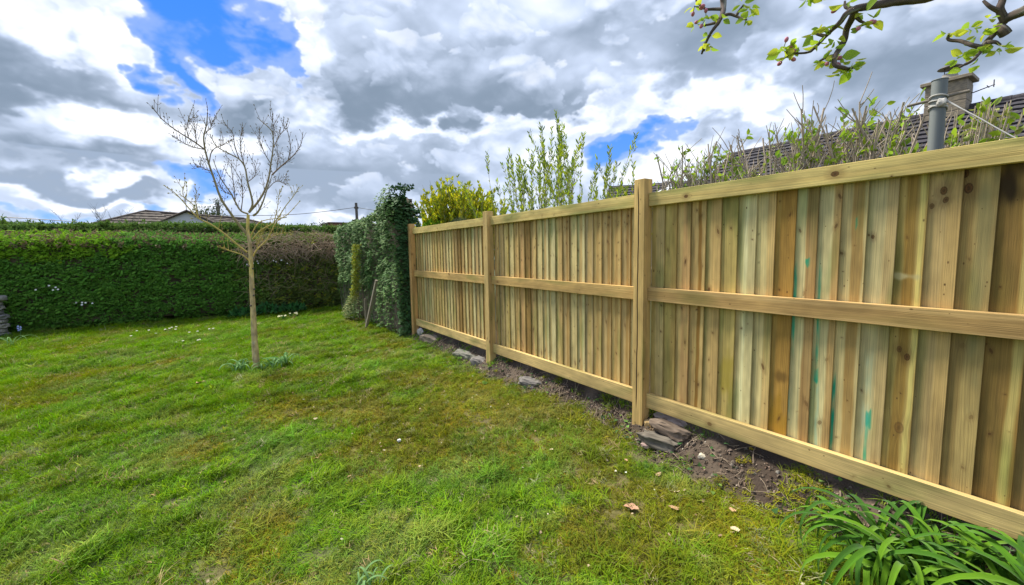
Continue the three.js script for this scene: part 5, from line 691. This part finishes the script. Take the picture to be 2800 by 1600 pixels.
// ---------------------------------------------------------------- the strip of earth and rubble below the fence
{
  const R = rng(21), chip = leafShape(0.028, [[0, 0.18], [0.3, 0.36], [0.7, 0.3], [1, 0.12]], 0.5, 0.3), l = [], pebble = rock(70, 1, 0.25, 1), peb = [], sticks = [];
  const spot = () => { const z = -8.2 + 8.0 * R(), e = soilEdge(z), x = e - 0.06 + (3.02 - e) * R(); return [x, groundY(x, z), z]; };
  for (let k = 0; k < 5600; k++) { const [x, y, z] = spot(), t = R(), c = t < 0.5 ? [0.085, 0.058, 0.038] : t < 0.78 ? [0.14, 0.10, 0.07] : t < 0.95 ? [0.21, 0.155, 0.115] : [0.40, 0.33, 0.26]; l.push([place(x, y + 0.004, z, (R() - 0.5) * 1.6 - 1.57, R() * 6.28, R() * 3, 0.3 + 0.85 * R() * R()), vary(R, c, 0.5)]); }
  tag(copies(numbered('bark_litter'), chip, new THREE.MeshStandardMaterial({ color: 0xffffff, roughness: 0.95, side: THREE.DoubleSide }), l), 'brown bark chips and leaf litter on the soil under the fence', 'litter', undefined, 'stuff');
  for (let k = 0; k < 700; k++) { const [x, y, z] = spot(), s = 0.004 + 0.013 * R() * R(); peb.push([place(x, y + s * 0.2, z, R() * 3, R() * 6.28, R(), s), vary(R, R() < 0.7 ? [0.11, 0.088, 0.066] : [0.22, 0.18, 0.14], 0.5)]); }
  tag(copies(numbered('rubble_grit'), pebble, mat([1, 1, 1], 0.95), peb), 'small stones and clods mixed in the soil under the fence', 'stones', undefined, 'stuff');
  for (let k = 0; k < 420; k++) { const [x, y, z] = spot(), a = R() * 6.28, L = 0.04 + 0.10 * R(), p = [V(x, y + 0.012, z)]; for (let j = 1; j < 3; j++) { const qx = x + Math.cos(a) * L * j / 2 + 0.02 * (R() - 0.5), qz = z + Math.sin(a) * L * j / 2 + 0.02 * (R() - 0.5); p.push(V(qx, groundY(qx, qz) + 0.008 + 0.03 * R(), qz)); } sticks.push(tube(p, 0.0022 + 0.002 * R(), 0.0012, 4, 5, false)); }
  const st = solo('dry_twigs', 'thin dry twigs and roots lying on the soil under the fence', 'twigs', mergeGeometries(sticks), mat([0.27, 0.205, 0.145], 0.95)); st.userData.kind = 'stuff';
  const sprig = leafShape(0.03, IVYLEAF, 0.2, 0.2), iv = []; for (let k = 0; k < 520; k++) { const [x, y, z] = spot(); if (N(x * 3, z * 2.2, 9) < 0.02) continue; iv.push([place(x, y + 0.015 + 0.02 * R(), z, -1.0 + (R() - 0.5), R() * 6.28, 0, 0.6 + 0.8 * R()), vary(R, R() < 0.8 ? [0.045, 0.11, 0.03] : [0.16, 0.28, 0.05], 0.5)]); }
  tag(copies(numbered('creeping_ivy'), sprig, leafMat([1, 1, 1], 0.2), iv), 'small ivy seedlings creeping over the soil under the fence', 'ivy', undefined, 'stuff');
  const stoneM = (a, b, seed) => new THREE.MeshStandardMaterial({ vertexColors: true, roughness: 1 });
  const stone = (label, seed, pos, sc, rot, a, b, name = 'rubble_stone') => { const g = rock(seed, 1, 0.2, 5), p = g.attributes.position, col = []; for (let k = 0; k < p.count; k++) { const t = clamp(0.5 + fbm(p.getX(k) * 3 + seed, p.getY(k) * 3, p.getZ(k) * 3, 4) * 1.1); const q = mix3(a, b, t); col.push(...q); } g.setAttribute('color', new THREE.Float32BufferAttribute(col, 3)); const o = solo(name, label, 'stone', g, stoneM(), pos, 'stones under the fence'); o.scale.set(...sc); o.rotation.set(...rot); return o; };
  stone('brown slab-like stone lying on top at the foot of the nearest post', 71, [2.90, 0.145, -2.06], [0.10, 0.055, 0.16], [0.1, 0.15, -0.12], [0.085, 0.06, 0.042], [0.20, 0.15, 0.11]);
  stone('grey rough stone wedged under the brown slab by the nearest post', 72, [2.79, 0.065, -2.08], [0.10, 0.05, 0.18], [0.05, 0.25, -0.15], [0.075, 0.064, 0.05], [0.19, 0.165, 0.13]);
  stone('small orange-buff stone against the nearest post', 73, [2.895, 0.10, -2.265], [0.04, 0.062, 0.04], [0.1, 0.3, 0.2], [0.38, 0.25, 0.10], [0.52, 0.38, 0.19]);
  stone('crumbly pink-grey stone behind the brown slab', 74, [3.0, 0.17, -2.12], [0.09, 0.045, 0.15], [0, 0.1, 0.1], [0.22, 0.17, 0.15], [0.34, 0.28, 0.25]);
  stone('white stone leaning beside the end post by the ivy', 75, [2.93, 0.11, -7.42], [0.05, 0.11, 0.07], [0.2, 0.2, 0.25], [0.42, 0.38, 0.38], [0.60, 0.56, 0.56]);
  stone('buff stone half buried under the far bay', 76, [2.93, 0.08, -7.02], [0.09, 0.075, 0.26], [0, 0.1, 0], [0.14, 0.11, 0.08], [0.26, 0.21, 0.16]);
  stone('grey mossy stone under the far bay near the second post', 77, [2.90, 0.055, -5.62], [0.10, 0.07, 0.26], [0, 0.1, 0.1], [0.08, 0.085, 0.065], [0.20, 0.19, 0.16]);
  stone('grey broken stone just before the second post', 78, [2.89, 0.05, -5.12], [0.09, 0.08, 0.15], [0.1, 0.3, 0], [0.09, 0.085, 0.08], [0.22, 0.20, 0.18]);
  stone('small pale pink stone in the soil right of the brown slab', 79, [2.70, 0.035, -2.14], [0.032, 0.018, 0.04], [0, 0.4, 0], [0.30, 0.20, 0.17], [0.40, 0.29, 0.25]);
  stone('pale cream stone chip on the soil right of the nearest post', 80, [2.80, 0.085, -1.72], [0.022, 0.014, 0.022], [0.3, 0.4, 0], [0.52, 0.46, 0.34], [0.6, 0.55, 0.42]);
  stone('dark grey stone under the middle bay', 82, [2.86, 0.08, -3.9], [0.08, 0.045, 0.17], [0, 0.2, 0.1], [0.10, 0.09, 0.085], [0.22, 0.20, 0.18]);
}
// dry leaves, weeds and small things lying about
{
  const R = rng(22), shape = (seed) => { const r = rng(seed), g = new THREE.CircleGeometry(1, 14), p = g.attributes.position; for (let k = 1; k < p.count; k++) { const s = 0.75 + 0.45 * r() + (k % 3 ? 0 : 0.25); p.setXYZ(k, p.getX(k) * s, p.getY(k) * s * 0.8, 0.28 * r()); } p.setZ(0, -0.05); g.rotateX(-Math.PI / 2); g.computeVertexNormals(); return g; };
  const shapes = [1, 2, 3, 4].map(shape), ms = [[0.44, 0.25, 0.15], [0.50, 0.30, 0.17], [0.36, 0.24, 0.15], [0.55, 0.45, 0.28]].map((c) => mat(c, 0.9, { side: THREE.DoubleSide }));
  const at = [[1.98, -1.67, 0.040, 0, 'largest crumpled pinkish-brown dead leaf on the near lawn'], [2.19, -1.52, 0.026, 1, 'orange-brown dead leaf right of the largest one'], [2.28, -1.19, 0.026, 3, 'pale dry leaf on the grass left of the strap-leaved plant'], [2.36, -1.62, 0.022, 3, 'cream dead leaf between the lawn and the soil strip'], [2.45, -1.83, 0.022, 2, 'tan dead leaf on the soil edge below the nearest bay'], [2.45, -1.3, 0.018, 1, 'small orange dead leaf near the strap-leaved plant'], [0.62, -4.35, 0.02, 3, 'pale dry leaf far out on the middle of the lawn'], [-0.36, -6.55, 0.05, 1, 'curled tan leaf on the lawn left of the tree'], [0.63, -3.05, 0.016, 0, 'small pink-brown leaf on the lawn in front of the tree'], [2.06, -2.55, 0.018, 3, 'yellowish leaf scrap left of the nearest post'], [2.42, -2.1, 0.014, 1, 'tiny orange leaf near the rubble stones'], [1.62, -4.6, 0.018, 3, 'pale leaf scrap on the mossy middle of the lawn']];
  for (const [x, z, s, k, label] of at) { const o = solo('dead_leaf', label, 'leaf', shapes[k], ms[k], [x, groundY(x, z) + 0.026, z], 'dead leaves on the grass'); o.scale.set(s, s, s); o.rotation.set((R() - 0.5) * 0.6, R() * 6.28, (R() - 0.5) * 0.6); }
  const bits = []; for (let k = 0; k < 230; k++) { const x = -0.8 + 3.4 * Math.pow(R(), 0.7), z = -0.6 - 7 * R(); if (x > soilEdge(z) + 0.1) continue; bits.push([place(x, groundY(x, z) + 0.022, z, (R() - 0.5), R() * 6.28, (R() - 0.5), 0.004 + 0.007 * R()), vary(R, R() < 0.5 ? [0.42, 0.33, 0.20] : R() < 0.6 ? [0.55, 0.52, 0.40] : [0.30, 0.18, 0.11], 0.4)]); }
  tag(copies(numbered('leaf_scraps'), shapes[1], mat([1, 1, 1], 0.9, { side: THREE.DoubleSide }), bits), 'tiny scraps of dry leaf and petals scattered over the grass', 'litter', undefined, 'stuff');
  solo('white_pebble', 'single white pebble lying on the open lawn', 'pebble', rock(83, 1, 0.15, 2), mat([0.72, 0.72, 0.74], 0.7), [1.12, groundY(1.12, -3.42) + 0.022, -3.42]).scale.set(0.016, 0.012, 0.014);
  // seedling weeds
  const wl = leafShape(0.045, [[0, 0.04], [0.2, 0.3], [0.5, 0.42], [0.8, 0.3], [1, 0.05]], 0.3, 0.3), wm = leafMat([0.17, 0.30, 0.05], 0.35);
  for (const [x, z, label] of [[2.47, -1.95, 'small pale green weed seedling at the lawn edge below the nearest bay'], [2.52, -1.86, 'bright lobed seedling on the soil beside the small weed'], [2.5, -4.35, 'green seedling on the soil right of the second post'], [2.62, -5.75, 'ivy-like seedling at the lawn edge below the far bay'], [2.78, -5.55, 'clump of fresh green seedlings under the far bay rail']]) { const o = thing('weed_seedling', label, 'weed', [x, groundY(x, z), z], 'weed seedlings by the fence'); for (let k = 0; k < 6; k++) { const a = k / 6 * 6.28 + R(); const q = part(o, 'leaf', wl, wm); q.applyMatrix4(towards(0, 0.012, 0, V(Math.cos(a), 0.5 + 0.4 * R(), Math.sin(a)).normalize(), R() * 6.28, 0.7 + 0.6 * R())); } part(o, 'stem', tube([V(0, -0.01, 0), V(0, 0.014, 0)], 0.003, 0.002, 4), wm); }
}
// daisies and primroses
{
  const R = rng(23), petal = new THREE.CircleGeometry(0.011, 8).rotateX(-Math.PI / 2), heads = [];
  const disc = mergeGeometries([...Array(9)].map((_, k) => leafShape(0.014, [[0, 0.1], [0.6, 0.24], [1, 0.1]], 0, 0).rotateX(-1.35).rotateY(k / 9 * 6.28))), eye = new THREE.SphereGeometry(0.0045, 8, 5).scale(1, 0.5, 1), wM = leafMat([0.80, 0.80, 0.78], 0.3), yM = mat([0.6, 0.42, 0.03], 0.8), stalk = tube([V(0, -0.06, 0), V(0.003, -0.03, 0), V(0, 0, 0)], 0.0014, 0.0012, 4), sM = mat([0.1, 0.2, 0.03]);
  const groups = [[-1.28, -11.6, 9, 0.45, 'white daisy in the left patch before the hedge'], [-0.54, -11.0, 4, 0.25, 'white daisy in the right patch before the hedge'], [-0.68, -9.85, 4, 0.22, 'white daisy in the nearest small patch left of the trunk']];
  for (const [cx, cz, n, s, label] of groups) for (let k = 0; k < n; k++) { const x = cx + (R() - 0.5) * 2 * s, z = cz + (R() - 0.5) * 1.6 * s, d = thing('daisy', label, 'flower', [x, groundY(x, z) + 0.062, z], label.includes('left patch') ? 'daisies left' : label.includes('right') ? 'daisies right' : 'daisies near'); d.scale.setScalar(1.5); d.rotation.x = 0.35; part(d, 'petals', disc, wM); part(d, 'eye', eye, yM).position.y = 0.003; part(d, 'stalk', stalk, sM); }
  for (const [x, z, n, label] of [[1.12, -11.89, 7, 'clump of pale cream primroses at the hedge foot'], [1.4, -12.19, 5, 'smaller clump of pale primroses nearer the ivy']]) { const o = thing('primrose', label, 'flower', [x, groundY(x, z), z]), lf = leafShape(0.11, OVAL, 0.2, 0.5), lm = leafMat([0.07, 0.18, 0.03], 0.3), fm = leafMat([0.72, 0.70, 0.42], 0.3); for (let k = 0; k < 10; k++) part(o, 'leaf', lf, lm).applyMatrix4(towards(0, 0.01, 0, V(Math.cos(k * 0.63), 0.7, Math.sin(k * 0.63)).normalize(), R() * 6, 0.8 + 0.4 * R())); for (let k = 0; k < n; k++) { const f = part(o, 'blossom', disc, fm); f.position.set((R() - 0.5) * 0.22, 0.09 + 0.03 * R(), (R() - 0.5) * 0.16); f.scale.setScalar(2); f.rotation.x = 0.5; part(f, 'stalk', stalk, sM); } }
  // blossom caught in the hedge
  for (const [cx, cy, n, label] of [[-3.25, 0.98, 5, 'small white blossoms in the hedge at the far left'], [-2.72, 0.62, 6, 'lower cluster of white blossoms in the hedge left of centre'], [0.62, 1.42, 5, 'white blossoms in the hedge right of the trunk'], [1.25, 1.42, 5, 'white blossoms in the browned part of the hedge']]) { const o = thing('hedge_blossom', label, 'flower', [cx, cy, -13.38]); for (let k = 0; k < n; k++) { const f = part(o, 'blossom', disc, wM); f.position.set((R() - 0.5) * 0.4, (R() - 0.5) * 0.12, 0.06 * R()); f.scale.setScalar(1.5); f.rotation.x = 1.0; } part(o, 'twig', tube([V(-0.2, 0, 0), V(0, 0.02, 0.02), V(0.2, -0.02, 0)], 0.004, 0.003, 4), mat([0.1, 0.08, 0.05])); }
}
// ---------------------------------------------------------------- strap-leaved plants
// a strap leaf that rises from its base and arches over; len metres, rise 0-1 how upright
function strap(seed, len, w, rise, twist = 0.3) {
  const R = rng(seed), pos = [], idx = [], uv = []; const n = 14; let x = 0, y = 0, a = rise; const da = (2.9 + 0.9 * R()) / n;
  for (let k = 0; k <= n; k++) { const t = k / n, ww = w * Math.min(1, 0.55 + t * 2.2) * (1 - Math.pow(t, 3.2)) + 0.0006, tw = twist * t * t, cz = Math.cos(tw), sy = Math.sin(tw); for (const s of [-1, -0.5, 0, 0.5, 1]) { const f = 0.32 * ww * (Math.abs(s) - 0.35); pos.push(x - f * Math.sin(a), y + f * Math.cos(a) + s * ww * sy, s * ww * cz); uv.push(0.5 + 0.5 * s, t); } x += Math.cos(a) * len / n; y += Math.sin(a) * len / n; a -= da * (0.35 + 1.5 * t); }
  for (let k = 0; k < n; k++) for (let j = 0; j < 4; j++) { const q = k * 5 + j; idx.push(q, q + 1, q + 5, q + 1, q + 6, q + 5); }
  const g = new THREE.BufferGeometry(); g.setAttribute('position', new THREE.Float32BufferAttribute(pos, 3)); g.setAttribute('uv', new THREE.Float32BufferAttribute(uv, 2)); g.setIndex(idx); g.computeVertexNormals(); return g;
}
{
  const veins = dataTex(64, 512, (u, v) => { const k = 0.86 + 0.10 * N(u * 26, v * 2.2, 3) + 0.07 * N(u * 60, v * 5, 5) + 0.06 * N(u * 4, v * 14, 8) - (Math.abs(u - 0.5) < 0.02 ? 0.08 : 0), tip = ss(0.955, 0.985, v + 0.02 * N(u * 6, 2)), fleck = ss(0.42, 0.55, N(u * 7, v * 60, 4)); let c = [k * 0.97, k, k * 0.9]; c = mix3(c, [0.95, 0.85, 0.45], 0.35 * fleck); return mix3(c, [0.75, 0.6, 0.3], tip); });
  const R = rng(24), shapes = [[1, 0.72, 0.0135, 1.3], [2, 0.80, 0.015, 1.2], [3, 0.68, 0.0125, 1.4], [4, 0.76, 0.0155, 1.05], [5, 0.62, 0.0115, 0.9], [6, 0.56, 0.010, 1.45]].map((a) => strap(...a));
  const ms = [[0.115, 0.290, 0.014], [0.080, 0.225, 0.016], [0.165, 0.345, 0.012], [0.065, 0.185, 0.018]].map((c) => new THREE.MeshPhysicalMaterial({ color: new THREE.Color().setRGB(...c.map((q) => q * 1.0)), map: veins, bumpMap: veins, bumpScale: 0.0015, roughness: 1, specularIntensity: 0.4, transmission: 0.28, thickness: 0, side: THREE.DoubleSide }));
  const clump = (label, at, n, s, rx, rz) => { const o = thing('strap_leaved_plant', label, 'plant', [at[0], groundY(at[0], at[1]) - 0.01, at[1]]); for (let k = 0; k < n; k++) { const a = k / n * 6.283 * 3 + (R() - 0.5) * 0.7, q = part(o, 'leaf', shapes[Math.floor(R() * 6)], ms[Math.floor(R() * 4)]); q.position.set((R() - 0.5) * rx, 0, (R() - 0.5) * rz); q.rotation.set((R() - 0.5) * 0.5, a, (R() - 0.5) * 0.35, 'YXZ'); const sc = s * (0.75 + 0.5 * R()); q.scale.set(sc, sc, sc * 1.05); } return o; };
  clump('large clump of arching bright green strap leaves at the bottom right', [2.57, -0.54], 118, 0.88, 0.30, 0.30);
  clump('second clump of strap leaves cut off by the right edge', [2.58, -0.10], 84, 0.95, 0.24, 0.24);
  const thin = [11, 12, 13].map((k) => strap(k, 0.24, 0.0085, 1.2, 0.2)), gm = leafMat([0.17, 0.31, 0.11], 0.3), gm2 = leafMat([0.09, 0.22, 0.06], 0.3);
  for (const [x, z, n, label, s] of [[0.06, -7.0, 16, 'grey-green bulb leaves left of the trunk foot', 1], [0.40, -6.82, 12, 'bulb leaves right in front of the trunk foot', 0.95], [0.62, -6.9, 24, 'spreading bulb leaves right of the trunk foot', 1]]) { const o = thing('bulb_clump', label, 'plant', [x, groundY(x, z), z], 'bulb leaves round the trunk'); for (let k = 0; k < n; k++) { const q = part(o, 'leaf', thin[k % 3], R() < 0.6 ? gm : gm2); q.position.set((R() - 0.5) * 0.14, 0, (R() - 0.5) * 0.10); q.rotation.set(0, R() * 6.28, (R() - 0.5) * 0.5); q.scale.setScalar(s * (1.0 + 0.7 * R())); } }
  const up = [21, 22].map((k) => strap(k, 0.20, 0.006, 1.5, 0.1));
  for (const [x, z, n, label, m] of [[0.46, -1.98, 11, 'upright blue-green iris-like blades at the bottom edge of the lawn', gm], [-3.32, -11.6, 7, 'drooping pale green bulb leaves by the stone wall at the far left', gm]]) { const o = thing('iris_tuft', label, 'plant', [x, groundY(x, z) - 0.01, z]); for (let k = 0; k < n; k++) { const q = part(o, 'leaf', n === 7 ? shapes[k % 3] : up[k % 2], m); q.position.set((R() - 0.5) * 0.10, 0, (R() - 0.5) * 0.06); q.rotation.set(0, R() * 6.28, (R() - 0.5) * 0.2); q.scale.setScalar(n === 7 ? 0.75 : 0.55 + 0.6 * R()); } }
  const bb = thing('bluebell', 'single pale blue flower beside the stone wall at the far left', 'flower', [-3.52, 0, -12.6]); part(bb, 'stalk', tube([V(0, 0, 0), V(0.01, 0.15, 0), V(0.03, 0.26, 0)], 0.004, 0.003, 5), gm); for (let k = 0; k < 5; k++) part(bb, 'bell', new THREE.ConeGeometry(0.02, 0.04, 8, 1, true).translate(0.03 * (k % 2) - 0.01, 0.2 + 0.02 * k, 0.012 * (k % 3)), leafMat([0.35, 0.42, 0.75], 0.3));
}
renderer.render(scene, camera);
